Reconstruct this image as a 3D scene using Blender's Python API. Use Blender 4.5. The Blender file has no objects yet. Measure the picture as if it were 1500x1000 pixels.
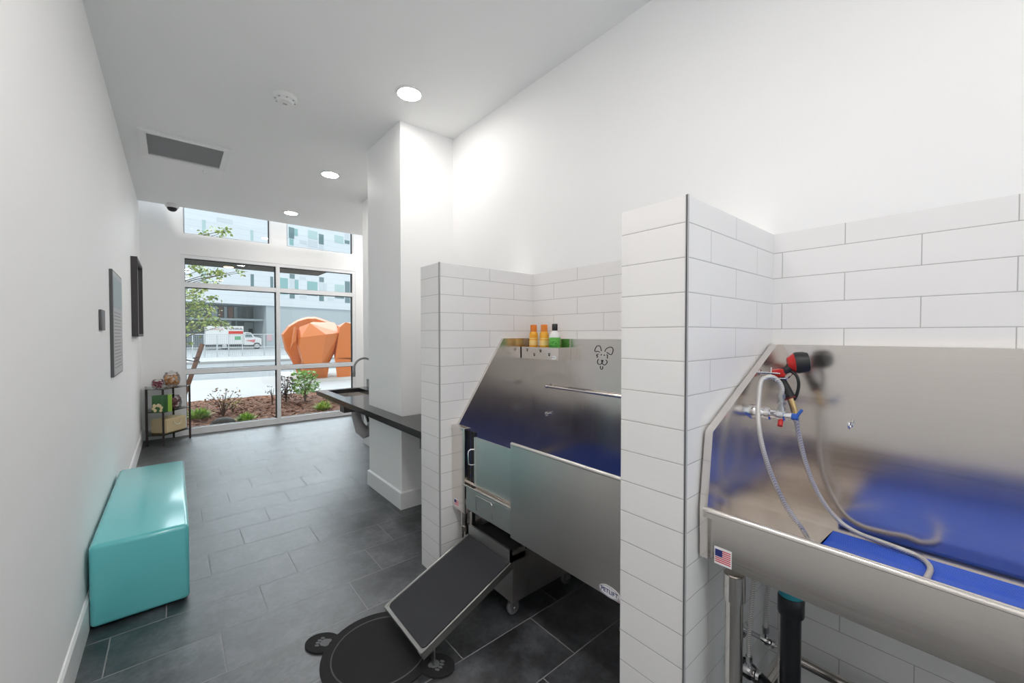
import bpy, bmesh, math, random
from mathutils import Vector, Matrix
from math import sin, cos, pi, radians as R
random.seed(7)
S = bpy.context.scene
COL = S.collection

# ------------------------------------------------------------------ camera
F = 587.3; YAW = R(40.12); PIT = R(-1.036); EYE = 1.5
O = Vector((0, 0, EYE))
FW = Vector((sin(YAW)*cos(PIT), cos(YAW)*cos(PIT), sin(PIT)))
RT = Vector((cos(YAW), -sin(YAW), 0)); UP = RT.cross(FW)
cd = bpy.data.cameras.new('camera'); cam = bpy.data.objects.new('camera', cd); COL.objects.link(cam)
cam.matrix_world = Matrix((
    (RT.x, UP.x, -FW.x, O.x), (RT.y, UP.y, -FW.y, O.y), (RT.z, UP.z, -FW.z, O.z), (0, 0, 0, 1)))
cd.sensor_width = 36; cd.lens = 36*F/1500; cd.clip_start = .02; cd.clip_end = 500
S.camera = cam

def at(px, py, **k):
    """point of the view ray through a photo pixel on a plane x=, y= or z="""
    (a, v), = k.items(); i = 'xyz'.index(a)
    d = FW + RT*((px-750)/F) - UP*((py-500)/F)
    return O + d*((v-O[i])/d[i])

# ------------------------------------------------------------------ materials
class NT:
    def __init__(s, name):
        s.m = bpy.data.materials.new(name); s.m.use_nodes = True
        s.t = s.m.node_tree; s.t.nodes.clear()
        s.out = s.n('ShaderNodeOutputMaterial')
    def n(s, typ, **kw):
        x = s.t.nodes.new(typ)
        for k, v in kw.items(): setattr(x, k, v)
        return x
    def l(s, a, b): s.t.links.new(a, b)
    def put(s, sock, v):
        if isinstance(v, bpy.types.NodeSocket): s.l(v, sock)
        else: sock.default_value = v
    def op(s, o, a, b=0.0, c=None):
        x = s.n('ShaderNodeMath', operation=o)
        s.put(x.inputs[0], a); s.put(x.inputs[1], b)
        if c is not None: s.put(x.inputs[2], c)
        return x.outputs[0]
    def mix(s, f, a, b):
        x = s.n('ShaderNodeMix', data_type='RGBA')
        s.put(x.inputs[0], f); s.put(x.inputs[6], a); s.put(x.inputs[7], b)
        return x.outputs[2]
    def noise(s, vec, scale, detail=4, rough=.55):
        x = s.n('ShaderNodeTexNoise'); s.put(x.inputs['Vector'], vec)
        x.inputs['Scale'].default_value = scale; x.inputs['Detail'].default_value = detail
        x.inputs['Roughness'].default_value = rough
        return x.outputs['Fac']
    def ramp(s, f, *stops):
        x = s.n('ShaderNodeValToRGB'); s.put(x.inputs[0], f)
        e = x.color_ramp.elements
        while len(e) < len(stops): e.new(.5)
        for el, (p, c) in zip(e, stops): el.position = p; el.color = tuple(c)+(1,) if len(c) == 3 else c
        return x.outputs[0]
    def pos(s): return s.n('ShaderNodeNewGeometry').outputs['Position']
    def obj(s): return s.n('ShaderNodeTexCoord').outputs['Object']
    def scale(s, v, sc):
        x = s.n('ShaderNodeVectorMath', operation='MULTIPLY'); s.put(x.inputs[0], v); x.inputs[1].default_value = sc
        return x.outputs[0]
    def bump(s, h, st=.3, d=.002):
        x = s.n('ShaderNodeBump'); s.put(x.inputs['Height'], h)
        x.inputs['Strength'].default_value = st; x.inputs['Distance'].default_value = d
        return x.outputs[0]
    def bsdf(s, base=(.8, .8, .8), rough=.5, metal=0., **kw):
        x = s.n('ShaderNodeBsdfPrincipled')
        s.put(x.inputs['Base Color'], tuple(base)+(1,) if isinstance(base, tuple) and len(base) == 3 else base)
        s.put(x.inputs['Roughness'], rough); s.put(x.inputs['Metallic'], metal)
        for k, v in kw.items(): s.put(x.inputs[k.replace('_', ' ')], v)
        s.l(x.outputs[0], s.out.inputs[0]); return x

def plain(name, c, rough=.5, metal=0., var=0., vs=30, bump=0., bs=200, **kw):
    t = NT(name); base = c
    if var:
        f = t.noise(t.pos(), vs)
        base = t.mix(f, tuple(max(0, x*(1-var)) for x in c)+(1,), tuple(min(1, x*(1+var)) for x in c)+(1,))
    if bump: kw['Normal'] = t.bump(t.noise(t.pos(), bs, 2), bump, .001)
    t.bsdf(base, rough, metal, **kw); return t.m

def emis(name, c, st):
    t = NT(name); e = t.n('ShaderNodeEmission'); e.inputs[0].default_value = (*c, 1); e.inputs[1].default_value = st
    t.l(e.outputs[0], t.out.inputs[0]); return t.m

def glass(name, tint=(1, 1, 1), refl=1.0):
    t = NT(name); tr = t.n('ShaderNodeBsdfTransparent'); tr.inputs[0].default_value = (*tint, 1)
    gl = t.n('ShaderNodeBsdfGlossy'); gl.inputs['Roughness'].default_value = .01
    fr = t.n('ShaderNodeFresnel'); fr.inputs[0].default_value = 1.45
    mx = t.n('ShaderNodeMixShader'); t.l(t.op('MULTIPLY', fr.outputs[0], refl), mx.inputs[0])
    t.l(tr.outputs[0], mx.inputs[1]); t.l(gl.outputs[0], mx.inputs[2]); t.l(mx.outputs[0], t.out.inputs[0])
    return t.m

def tiles(name, ua, va, L, P, v0, u0, off, gw, tile, grout, rough=.25, mottled=0., bumpst=.4, cut=None, grough=.85, **kw):
    """running-bond tiles on world axes: u along axis ua, rows along axis va"""
    t = NT(name); p = t.pos(); sp = t.n('ShaderNodeSeparateXYZ'); t.l(p, sp.inputs[0])
    U, V = sp.outputs[ua], sp.outputs[va]
    v = t.op('DIVIDE', t.op('SUBTRACT', V, v0), P); k = t.op('FLOOR', v); fv = t.op('FRACT', v)
    if off == 'half': sh = t.op('MULTIPLY', t.op('FLOORED_MODULO', k, 2.0), L*.5)
    else: sh = t.op('MULTIPLY', k, off)
    u = t.op('DIVIDE', t.op('SUBTRACT', t.op('SUBTRACT', U, u0), sh), L)
    fu = t.op('FRACT', u); iu = t.op('FLOOR', u)
    du = t.op('MULTIPLY', t.op('MINIMUM', fu, t.op('SUBTRACT', 1.0, fu)), L)
    dv = t.op('MULTIPLY', t.op('MINIMUM', fv, t.op('SUBTRACT', 1.0, fv)), P)
    d = t.op('MINIMUM', du, dv) if L < 50 else dv
    g = t.op('LESS_THAN', d, gw)
    h = t.op('MINIMUM', t.op('DIVIDE', d, gw*2.2), 1.0)
    cb = t.n('ShaderNodeCombineXYZ'); t.l(iu, cb.inputs[0]); t.l(k, cb.inputs[1])
    wn = t.n('ShaderNodeTexWhiteNoise', noise_dimensions='3D'); t.l(cb.outputs[0], wn.inputs['Vector'])
    base = (*tile, 1); nm = None
    if mottled:
        ofs = t.n('ShaderNodeVectorMath', operation='ADD'); t.l(p, ofs.inputs[0])
        t.l(t.scale(wn.outputs['Color'], (9, 9, 9)), ofs.inputs[1])
        q = ofs.outputs[0]
        n1 = t.noise(q, 4.5, 8, .68); n2 = t.noise(q, 38, 5, .7)
        f = t.op('ADD', t.op('MULTIPLY', n1, .72), t.op('MULTIPLY', n2, .28))
        lo = tuple(x*(1-mottled) for x in tile); hi = tuple(x*(1+mottled*1.7) for x in tile)
        base = t.ramp(f, (.40, lo), (.5, tile), (.61, hi))
        rr = t.op('ADD', rough-.06, t.op('MULTIPLY', n1, .16)); rough = rr
    else:
        base = t.mix(t.op('MULTIPLY', wn.outputs['Value'], .06), base, (tile[0]*.8, tile[1]*.8, tile[2]*.8, 1))
    c = t.mix(g, base, (*grout, 1))
    r = t.op('ADD', t.op('MULTIPLY', g, grough), t.op('MULTIPLY', t.op('SUBTRACT', 1.0, g), rough))
    if 'IOR' in kw: kw['IOR'] = t.op('ADD', kw['IOR'], t.op('MULTIPLY', g, 1.25-kw['IOR']))
    t.bsdf(c, r, 0., Normal=t.bump(h, bumpst, .0015), **kw); return t.m

def steel(name, base=(.77, .725, .685), rough=.155, axis=1, streak=.10):
    t = NT(name); p = t.pos()
    sc = [160, 160, 160]; sc[axis] = 3
    f = t.noise(t.scale(p, tuple(sc)), 1.0, 3); c = t.noise(p, 5, 3)
    r = t.op('ADD', rough-.07, t.op('ADD', t.op('MULTIPLY', f, streak), t.op('MULTIPLY', c, .08)))
    lo = tuple(x*.95 for x in base)+(1,); hi = tuple(min(1, x*1.04) for x in base)+(1,)
    wv = t.op('MULTIPLY', t.noise(t.scale(p, (1, .5, 1)), 3.5, 1), .006)
    t.bsdf(t.mix(f, lo, hi), r, 1., Normal=t.bump(wv, .30, 1.0)); return t.m

M = {}
M['wall'] = plain('wall_paint', (.90, .90, .90), .6, bump=.03, bs=350)
M['ceil'] = plain('ceiling_paint', (.90, .90, .895), .75)
M['trimw'] = plain('white_trim_paint', (.84, .84, .84), .35)
M['floor'] = tiles('slate_floor_tile', 0, 1, .629, .3095, 1.231, .371-4*.2087, .2087, .0026,
                   (.040, .043, .048), (.25, .255, .26), .42, .75, .25, IOR=2.0)
ZP, ZL = .1087, .418
TW, TG = (.84, .83, .825), (.47, .465, .46)
M['t_r1'] = tiles('wall_tile_near_bay', 1, 2, ZL, ZP, .001, .361-.209, 'half', .0015, TW, TG)
M['t_r2'] = tiles('wall_tile_far_bay', 1, 2, ZL, ZP, .001, 1.711-.209, 'half', .0015, TW, TG)
M['t_x1'] = tiles('partition_tile_near', 0, 2, ZL, ZP, .001, 1.386, 'half', .0015, TW, TG)
M['t_x2'] = tiles('partition_tile_far', 0, 2, ZL, ZP, .001, 1.389, 'half', .0015, TW, TG)
M['t_end'] = tiles('partition_tile_end', 1, 2, 100, ZP, .001, -3, 0, .0015, TW, TG)
M['edge'] = plain('edge_trim_metal', (.42, .42, .43), .5)
M['steel'] = steel('brushed_stainless')
M['steelv'] = steel('brushed_stainless_vertical', axis=2)
M['steels'] = steel('satin_skirt_stainless', (.74, .70, .67), .30, 1)
M['steeld'] = steel('dull_ramp_stainless', (.42, .41, .39), .33, 1)
M['steelf'] = steel('far_tub_stainless', (.70, .665, .635), .21, 2)
M['steelx'] = steel('satin_door_stainless', (.76, .75, .72), .34, 2)
M['chrome'] = plain('chrome', (.78, .78, .79), .09, 1.)
M['pewter'] = plain('brushed_pewter', (.26, .26, .26), .3, 1.)
M['zinc'] = plain('zinc_plate', (.55, .55, .56), .28, 1.)
M['alu'] = plain('window_aluminium', (.86, .865, .88), .4)
M['gasket'] = plain('black_gasket', (.02, .02, .022), .6)
M['glass'] = glass('window_glass', (.96, .985, .98))
M['shelfglass'] = glass('shelf_glass', (.90, .95, .94))
M['jar'] = glass('jar_glass', (.97, .97, .97), .8)
M['teal'] = plain('teal_lacquer', (.13, .54, .565), .24, Coat_Weight=.5, Coat_Roughness=.12)
M['blue'] = plain('blue_rubber', (.008, .088, .58), .38)
M['blkrub'] = plain('black_rubber', (.013, .013, .015), .55)
M['grip'] = plain('grit_tread', (.026, .027, .032), .85, var=.35, vs=300, bump=.5, bs=600)
M['stone'] = plain('black_stone', (.022, .021, .022), .14, var=.4, vs=220)
M['stone_edge'] = plain('black_stone_edge', (.012, .012, .013), .25)
M['red'] = plain('red_plastic', (.55, .016, .014), .3)
M['bluep'] = plain('blue_plastic', (.02, .10, .45), .3)
M['black'] = plain('black_plastic', (.012, .012, .013), .38)
M['dark'] = plain('dark_line_ink', (.02, .018, .016), .6)
M['brass'] = plain('brass', (.72, .50, .24), .22, 1.)
M['abs'] = plain('black_drain_pipe', (.010, .011, .014), .3)
M['tealp'] = plain('teal_tape', (.02, .28, .36), .45)
M['white'] = plain('white_plastic', (.82, .82, .81), .35)
M['greyp'] = plain('grey_cover_plastic', (.50, .46, .47), .45)
M['sticker'] = plain('white_sticker', (.85, .85, .86), .4)
M['navy'] = plain('navy_print', (.02, .03, .18), .5)
M['flagred'] = plain('red_print', (.60, .02, .05), .5)
M['darkwood'] = plain('dark_brown_wood', (.030, .018, .015), .4)
M['greyframe'] = plain('dark_grey_frame', (.055, .05, .052), .5)
M['plate'] = plain('grey_plate', (.10, .10, .105), .45)
M['grille'] = plain('grey_grille', (.40, .40, .41), .8)
M['paper'] = plain('white_paper', (.82, .82, .81), .8)
M['signface'] = plain('grey_sign_face', (.40, .41, .42), .4)
M['signhead'] = plain('blue_grey_sign_header', (.27, .34, .37), .4)
M['signline'] = plain('sign_print', (.27, .275, .285), .6)
M['lampglow'] = emis('lamp_diffuser', (1, .955, .91), 112)
M['lampglow_ext'] = emis('canopy_lamp', (1, .72, .40), 5)

def braid():
    t = NT('braided_hose'); p = t.pos()
    a = t.n('ShaderNodeTexWave', wave_type='BANDS', bands_direction='DIAGONAL'); t.l(p, a.inputs[0]); a.inputs['Scale'].default_value = 95
    t.bsdf(t.mix(a.outputs['Fac'], (.40, .385, .37, 1), (.76, .735, .71, 1)), .32, .35, Normal=t.bump(a.outputs['Fac'], .5, .001)); return t.m
M['braid'] = braid()

def carpet():
    t = NT('bear_mat_pile'); p = t.pos(); f = t.noise(p, 420, 2); g = t.noise(p, 9, 4)
    t.bsdf(t.mix(f, (.004, .004, .005, 1), (.024, .0235, .025, 1)), .95, 0., Normal=t.bump(f, .9, .004)); return t.m
M['pile'] = carpet()

# ------------------------------------------------------------------ mesh building
class MB:
    def __init__(s): s.bm = bmesh.new(); s.mi = 0; s.mats = []
    def mat(s, m):
        if m not in s.mats: s.mats.append(m)
        s.mi = s.mats.index(m); return s
    def face(s, vs):
        try:
            f = s.bm.faces.new(vs); f.material_index = s.mi; return f
        except ValueError: return None
    def box(s, a, b, bev=0., seg=2):
        a, b = [min(x, y) for x, y in zip(a, b)], [max(x, y) for x, y in zip(a, b)]
        v = [s.bm.verts.new((x, y, z)) for x in (a[0], b[0]) for y in (a[1], b[1]) for z in (a[2], b[2])]
        fs = [s.face([v[i] for i in q]) for q in ((0, 1, 3, 2), (4, 6, 7, 5), (0, 4, 5, 1), (2, 3, 7, 6), (0, 2, 6, 4), (1, 5, 7, 3))]
        if bev:
            es = {e for f in fs for e in f.edges}
            r = bmesh.ops.bevel(s.bm, geom=list(es), offset=bev, segments=seg, affect='EDGES', profile=.5)
            for f in r['faces']: f.material_index = s.mi
        return s
    def prism(s, poly, axis, a, b):
        """polygon in the two other axes (kept in xyz order) extruded along axis"""
        def P(p, h):
            q = list(p); q.insert(axis, h); return q
        A = [s.bm.verts.new(P(p, a)) for p in poly]; B = [s.bm.verts.new(P(p, b)) for p in poly]
        n = len(poly); s.face(A[::-1]); s.face(B)
        for i in range(n): s.face((A[i], A[(i+1) % n], B[(i+1) % n], B[i]))
        return s
    def strip(s, pts, axis, a, b):
        """open sheet: polyline extruded along axis"""
        def P(p, h):
            q = list(p); q.insert(axis, h); return q
        A = [s.bm.verts.new(P(p, a)) for p in pts]; B = [s.bm.verts.new(P(p, b)) for p in pts]
        for i in range(len(pts)-1): s.face((A[i], A[i+1], B[i+1], B[i]))
        return s
    def tube(s, pts, r, n=10, cap=True, closed=False):
        pts = [Vector(p) for p in pts]; rs = r if isinstance(r, (list, tuple)) else [r]*len(pts)
        rings = []; up = None
        for i, p in enumerate(pts):
            if closed: d = pts[(i+1) % len(pts)]-pts[i-1]
            else: d = pts[min(i+1, len(pts)-1)]-pts[max(i-1, 0)]
            d.normalize()
            if up is None:
                up = Vector((0, 0, 1)) if abs(d.z) < .9 else Vector((1, 0, 0))
            x = d.cross(up)
            if x.length < 1e-5: x = d.orthogonal()
            x.normalize(); y = x.cross(d).normalized(); up = y
            rings.append([s.bm.verts.new(p+(x*cos(2*pi*k/n)+y*sin(2*pi*k/n))*rs[i]) for k in range(n)])
        m = len(rings)
        for i in range(m if closed else m-1):
            A, B = rings[i], rings[(i+1) % m]
            for k in range(n): s.face((A[k], A[(k+1) % n], B[(k+1) % n], B[k]))
        if cap and not closed: s.face(rings[0][::-1]); s.face(rings[-1])
        return s
    def cyl(s, a, b, r, n=20): return s.tube([a, b], r, n)
    def lathe(s, prof, c=(0, 0, 0), n=24, axis=2):
        """profile [(r,h)...] round an axis through c"""
        rings = []
        for r, h in prof:
            ring = []
            for k in range(n):
                u, v = r*cos(2*pi*k/n), r*sin(2*pi*k/n)
                q = {2: (u, v, h), 1: (v, h, u), 0: (h, u, v)}[axis]
                ring.append(s.bm.verts.new((c[0]+q[0], c[1]+q[1], c[2]+q[2])))
            rings.append(ring)
        for A, B in zip(rings, rings[1:]):
            for k in range(n): s.face((A[k], A[(k+1) % n], B[(k+1) % n], B[k]))
        s.face(rings[0][::-1]); s.face(rings[-1]); return s
    def hull(s, pts):
        v = [s.bm.verts.new(p) for p in pts]
        r = bmesh.ops.convex_hull(s.bm, input=v)
        for g in r['geom']:
            if isinstance(g, bmesh.types.BMFace): g.material_index = s.mi
        dead = [g for g in r['geom_interior'] if isinstance(g, bmesh.types.BMVert)]
        if dead: bmesh.ops.delete(s.bm, geom=dead, context='VERTS')
        return s
    def ball(s, c, r, sub=2, sq=(1, 1, 1)):
        q = bmesh.ops.create_icosphere(s.bm, subdivisions=sub, radius=r)
        for v in q['verts']: v.co = Vector((v.co.x*sq[0], v.co.y*sq[1], v.co.z*sq[2]))+Vector(c)
        for f in {f for v in q['verts'] for f in v.link_faces}: f.material_index = s.mi
        return s
    def quad(s, c, u, v):
        c, u, v = Vector(c), Vector(u), Vector(v)
        return s.face([s.bm.verts.new(p) for p in (c-u-v, c+u-v, c+u+v, c-u+v)])
    def leaf(s, c, d, w, n):
        """a folded pointed leaf from c along d"""
        c, d, n = Vector(c), Vector(d), Vector(n)
        x = d.cross(n); x = (x if x.length > 1e-6 else d.orthogonal()).normalized()*w
        a = s.bm.verts.new(c); t = s.bm.verts.new(c+d); m = c+d*.45
        l = s.bm.verts.new(m+x+n.normalized()*w*.35); r = s.bm.verts.new(m-x+n.normalized()*w*.35)
        s.face((a, r, t)); s.face((a, t, l)); return s

BASE = {}
def build(name, mb, mats=None, parent=None, loc=None, smooth=40, recalc=True):
    if isinstance(mb, MB):
        bm = mb.bm; ms = mb.mats or ([mats] if not isinstance(mats, list) else mats)
    if recalc: bmesh.ops.recalc_face_normals(bm, faces=bm.faces[:])
    me = bpy.data.meshes.new(name)
    if parent is not None: base = BASE[parent.name]
    elif loc is not None: base = Vector(loc)
    else:
        xs = [v.co for v in bm.verts]
        base = Vector(((min(v.x for v in xs)+max(v.x for v in xs))/2, (min(v.y for v in xs)+max(v.y for v in xs))/2, min(v.z for v in xs)))
    bmesh.ops.translate(bm, verts=bm.verts[:], vec=-base)
    bm.to_mesh(me); bm.free()
    for m in ms: me.materials.append(m)
    if smooth:
        me.polygons.foreach_set('use_smooth', [True]*len(me.polygons)); me.set_sharp_from_angle(angle=R(smooth))
    o = bpy.data.objects.new(name, me); COL.objects.link(o)
    if parent is not None: o.parent = parent
    else: o.location = base
    BASE[o.name] = base
    return o

def tag(o, label=None, cat=None, group=None, kind=None):
    for k, v in (('label', label), ('category', cat), ('group', group), ('kind', kind)):
        if v: o[k] = v
    return o
def thing(name, label, cat, loc, group=None):
    o = bpy.data.objects.new(name, None); COL.objects.link(o); o.location = loc
    o.empty_display_size = .1; BASE[o.name] = Vector(loc)
    return tag(o, label, cat, group)
def struct(name, mb, m=None, label=None, **k):
    o = build(name, mb, m, loc=(0, 0, 0), **k); tag(o, label, None, None, 'structure'); return o
def dup(root, delta, label=None, group=None):
    d = Vector(delta)
    r = root.copy(); COL.objects.link(r); r.location = root.location+d
    if label: r['label'] = label
    if group: r['group'] = group
    for ch in list(root.children):
        c = ch.copy(); COL.objects.link(c); c.parent = r
        for g in list(ch.children):
            q = g.copy(); COL.objects.link(q); q.parent = c
    return r
def text(name, body, size, m, parent, loc, rot, ext=.0006, label=None):
    c = bpy.data.curves.new(name, 'FONT'); c.body = body; c.size = size; c.extrude = ext
    c.align_x = 'CENTER'; c.align_y = 'CENTER'; c.materials.append(m)
    tmp = bpy.data.objects.new('tmp', c); COL.objects.link(tmp)
    me = bpy.data.meshes.new_from_object(tmp.evaluated_get(bpy.context.evaluated_depsgraph_get()))
    bpy.data.objects.remove(tmp); me.name = name
    o = bpy.data.objects.new(name, me); COL.objects.link(o); o.parent = parent
    o.location = Vector(loc)-BASE[parent.name]; o.rotation_euler = rot
    if label: o['label'] = label
    return o

# ------------------------------------------------------------------ room shell
XL, XR, YW, ZC = -.358, 1.992, 7.645, 3.302
PX, PT = 1.22, 1.931                     # partition end, partition top
YB = -1.75
struct('floor', MB().box((XL-.15, YB-.15, -.12), (4.0, YW+.12, 0)), M['floor'], smooth=0)
struct('ceiling', MB().box((XL, YB, ZC), (3.6, 7.395, ZC+.12)).box((XL, 7.395, 3.98), (3.6, YW, 4.06)), M['ceil'], smooth=0)
struct('wall_left', MB().box((XL-.15, YB-.15, 0), (XL, YW+.15, 4.1)), M['wall'], smooth=0)
struct('wall_back', MB().box((XL, YB-.15, 0), (-.3, YB, 4.1)).box((1.9, YB-.15, 0), (3.6, YB, 4.1)).box((-.3, YB-.15, 3.2), (1.9, YB, 4.1)), M['wall'], smooth=0)
# right wall, painted, with the tiled lower zones set into it
w = MB()
w.mat(M['wall']).box((XR, YB, PT), (XR+.15, 5.543, ZC)).box((XR, 2.36, 0), (XR+.15, 5.543, PT))
w.mat(M['t_r1']).box((XR, YB, 0), (XR+.15, .72, PT))
w.mat(M['t_r2']).box((XR, .72, 0), (XR+.15, 2.36, PT))
struct('wall_right', w, smooth=0)
struct('wall_recess', MB().box((XR+.15, 5.40, 0), (3.6, 5.543, ZC)).box((3.6, YB-.15, 0), (3.75, YW+.15, 4.1)), M['wall'], smooth=0)
# window wall with three openings
w = MB()
y0, y1 = YW, YW+.16
for a, b in (((XL, 0), (.08, 4.1)), ((2.606, 0), (3.6, 4.1)), ((.08, 2.677), (2.606, 2.985)), ((.08, 2.985), (.115, 4.1)),
             ((1.235, 2.985), (1.47, 4.1)), ((2.575, 2.985), (2.606, 4.1)), ((.115, 3.8), (1.235, 4.1)), ((1.47, 3.8), (2.575, 4.1))):
    w.box((a[0], y0, a[1]), (b[0], y1, b[1]))
struct('wall_window', w, M['wall'], smooth=0)

def window(name, x0, x1, z0, z1, mull=(), trans=(), fw=.05, d0=.02, d1=.11):
    root = bpy.data.objects.new(name, None); COL.objects.link(root); root.location = (x0, YW, z0); BASE[root.name] = Vector((x0, YW, z0))
    root['kind'] = 'structure'
    f = MB(); ya, yb = YW+d0-.01, YW+d1
    f.box((x0, ya, z0), (x0+fw, yb, z1)).box((x1-fw, ya, z0), (x1, yb, z1)).box((x0+fw, ya, z1-fw), (x1-fw, yb, z1))
    f.box((x0+fw, ya, z0), (x1-fw, yb, z0+fw*(1.9 if trans else 1)))
    build('window_frame', f, M['alu'], root, smooth=0)
    xs = [x0+fw]+[v for m in mull for v in m]+[x1-fw]; zs = [z0+fw*(1.9 if trans else 1)]+[v for t in trans for v in t]+[z1-fw]
    for m in mull: build('mullion', MB().box((m[0], ya-.006, z0+.05), (m[1], yb, z1-.03)), M['alu'], root, smooth=0)
    for i in range(0, len(xs), 2):
        for t in trans: build('transom', MB().box((xs[i], ya-.003, t[0]), (xs[i+1], yb-.01, t[1])), M['alu'], root, smooth=0)
        for j in range(0, len(zs), 2):
            g = MB().mat(M['glass']).box((xs[i]+.006, YW+.06, zs[j]+.006), (xs[i+1]-.006, YW+.066, zs[j+1]-.006))
            a, b, c, d = xs[i], xs[i+1], zs[j], zs[j+1]; q = .011
            g.mat(M['gasket'])
            for p0, p1 in (((a, c), (a+q*.6, d)), ((b-q*1.5, c), (b, d)), ((a, d-q), (b, d)), ((a, c), (b, c+q*.5))):
                g.box((p0[0], YW+.05, p0[1]), (p1[0], YW+.076, p1[1]))
            build('pane', g, None, root, smooth=0)
    return root
window('window_1', .08, 2.606, 0.0, 2.677, [(1.309, 1.364)], [(.906, .977), (2.2, 2.271)])
window('window_2', .115, 1.235, 2.985, 3.8, fw=.012, d0=.05)
window('window_3', 1.47, 2.575, 2.985, 3.8, fw=.012, d0=.05)

wb = bpy.data.objects.new('window_fill_added', None); COL.objects.link(wb); wb.location = (-.2, YB, 0); BASE['window_fill_added'] = Vector((-.2, YB, 0)); wb['kind'] = 'structure'  # unseen window added behind the camera to let in more daylight
f = MB()
for a, b in (((-.3, 0), (-.25, 3.2)), ((1.85, 0), (1.9, 3.2)), ((.77, .08), (.83, 3.15)), ((-.25, 0), (1.85, .08)), ((-.25, 3.15), (1.85, 3.2))): f.box((a[0], YB-.11, a[1]), (b[0], YB-.03, b[1]))
build('window_frame', f, M['alu'], wb, smooth=0)
for a, b in ((-.25, .77), (.83, 1.85)): build('pane', MB().box((a, YB-.075, .08), (b, YB-.069, 3.15)), M['glass'], wb, smooth=0)
# column with its skirting
struct('column', MB().box((1.478, 3.22, 0), (XR, 3.965, ZC)), M['wall'], smooth=0)
def skirt(name, pts, h=.15, t=.016):
    m = MB()
    for (ax, ay), (bx, by) in zip(pts, pts[1:]):
        d = Vector((bx-ax, by-ay, 0)).normalized(); n = Vector((d.y, -d.x, 0))
        p = [Vector((ax, ay, 0)), Vector((bx, by, 0))]
        prof = [(0, 0), (t, 0), (t, h-.012), (t*.45, h), (0, h)]
        A = [m.bm.verts.new(p[0]-d*t*0+n*u+Vector((0, 0, z))) for u, z in prof]
        B = [m.bm.verts.new(p[1]+n*u+Vector((0, 0, z))) for u, z in prof]
        m.face(A); m.face(B[::-1])
        for i in range(5): m.face((A[i], B[i], B[(i+1) % 5], A[(i+1) % 5]))
    return struct(name, m, M['trimw'], smooth=0)
skirt('baseboard_left', [(XL, YB), (XL, YW)], .165, .013)
m = MB()
for (pa, pb) in (((1.462, 3.204), (1.478, 3.22)),):
    out = [(XR, 3.204), (1.462, 3.204), (1.462, 3.981), (XR, 3.981)]; inn = [(XR, 3.2195), (1.4775, 3.2195), (1.4775, 3.9655), (XR, 3.9655)]; mid = [(XR, 3.206), (1.464, 3.206), (1.464, 3.979), (XR, 3.979)]
    R0 = [m.bm.verts.new((*q, 0)) for q in out]; R1 = [m.bm.verts.new((*q, .138)) for q in out]; R2 = [m.bm.verts.new((*q, .142)) for q in mid]; R3 = [m.bm.verts.new((*q, .15)) for q in inn]; R4 = [m.bm.verts.new((*q, 0)) for q in inn]
    for Ra, Rb in ((R0, R1), (R1, R2), (R2, R3), (R3, R4)):
        for i in range(3): m.face((Ra[i], Ra[i+1], Rb[i+1], Rb[i]))
struct('baseboard_column', m, M['trimw'], smooth=0)
struct('baseboard_right', MB().box((XR-.014, 3.99, 0), (XR, 5.557, .15)), M['trimw'], smooth=0)
struct('baseboard_window', MB().box((XL+.013, YW-.014, 0), (.079, YW, .15)), M['trimw'], smooth=0)

# two tiled partition stubs
def stub(name, ya, yb, mside, lab):
    m = MB(); bm = m.bm
    v = [bm.verts.new((x, y, z)) for x in (PX, XR) for y in (ya, yb) for z in (0, PT)]
    for q, mm in (((0, 1, 3, 2), M['t_end']), ((0, 4, 5, 1), mside), ((2, 3, 7, 6), mside), ((1, 5, 7, 3), M['wall']), ((4, 6, 7, 5), M['wall']), ((0, 2, 6, 4), M['wall'])):
        m.mat(mm); m.face([v[i] for i in q])
    o = struct(name, m, smooth=0)
    e = MB()
    for y, s in ((ya, -1),):
        e.box((PX-.002, min(y, y-s*.006), 0), (PX+.003, max(y, y-s*.006), PT+.002))
        e.box((PX-.002, min(y+s*.002, y-s*.003), 0), (PX+.006, max(y+s*.002, y-s*.003), PT+.002))
    ed = build('edge_trim', e, M['edge'], o, smooth=0)
    return o
stub('wall_partition_near', .604, .842, M['t_x1'], None)
stub('wall_partition_far', 2.125, 2.362, M['t_x2'], None)

# ------------------------------------------------------------------ ceiling fittings
def downlight(x, y, label):
    t = thing('downlight', label, 'ceiling light', (x, y, ZC), 'recessed ceiling downlights')
    build('trim_ring', MB().lathe([(.098, ZC), (.098, ZC-.006), (.09, ZC-.012), (.084, ZC-.012), (.084, ZC-.004)], (x, y, 0), 40), M['white'], t)
    build('diffuser', MB().lathe([(.084, ZC-.003), (.083, ZC-.0125), (.06, ZC-.015), (.01, ZC-.0155)], (x, y, 0), 40), M['lampglow'], t)
    return t
d0 = downlight(1.365, 2.81, 'round white ceiling downlight nearest the white column top')
for x, y in ((2.85, 6.1), (2.95, 7.0)): dup(d0, (x-1.365, y-2.81, 0), 'added unseen ceiling downlight in the recess behind the right wall end')  # extra lamps added out of view to brighten the window wall
dup(d0, (0, 1.985, 0), 'round ceiling downlight between the column downlight and the window downlight')
dup(d0, (-.02, 3.87, 0), 'round ceiling downlight farthest along, just above the high windows')
for x, y in ((.30, .55), (.30, -.5), (1.2, -1.1), (.30, -1.3), (.30, 1.15)): dup(d0, (x-1.365, y-2.81, 0), 'added unseen ceiling downlight above and behind the viewpoint')  # more lamps added outside the view to lift the room's brightness

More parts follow.
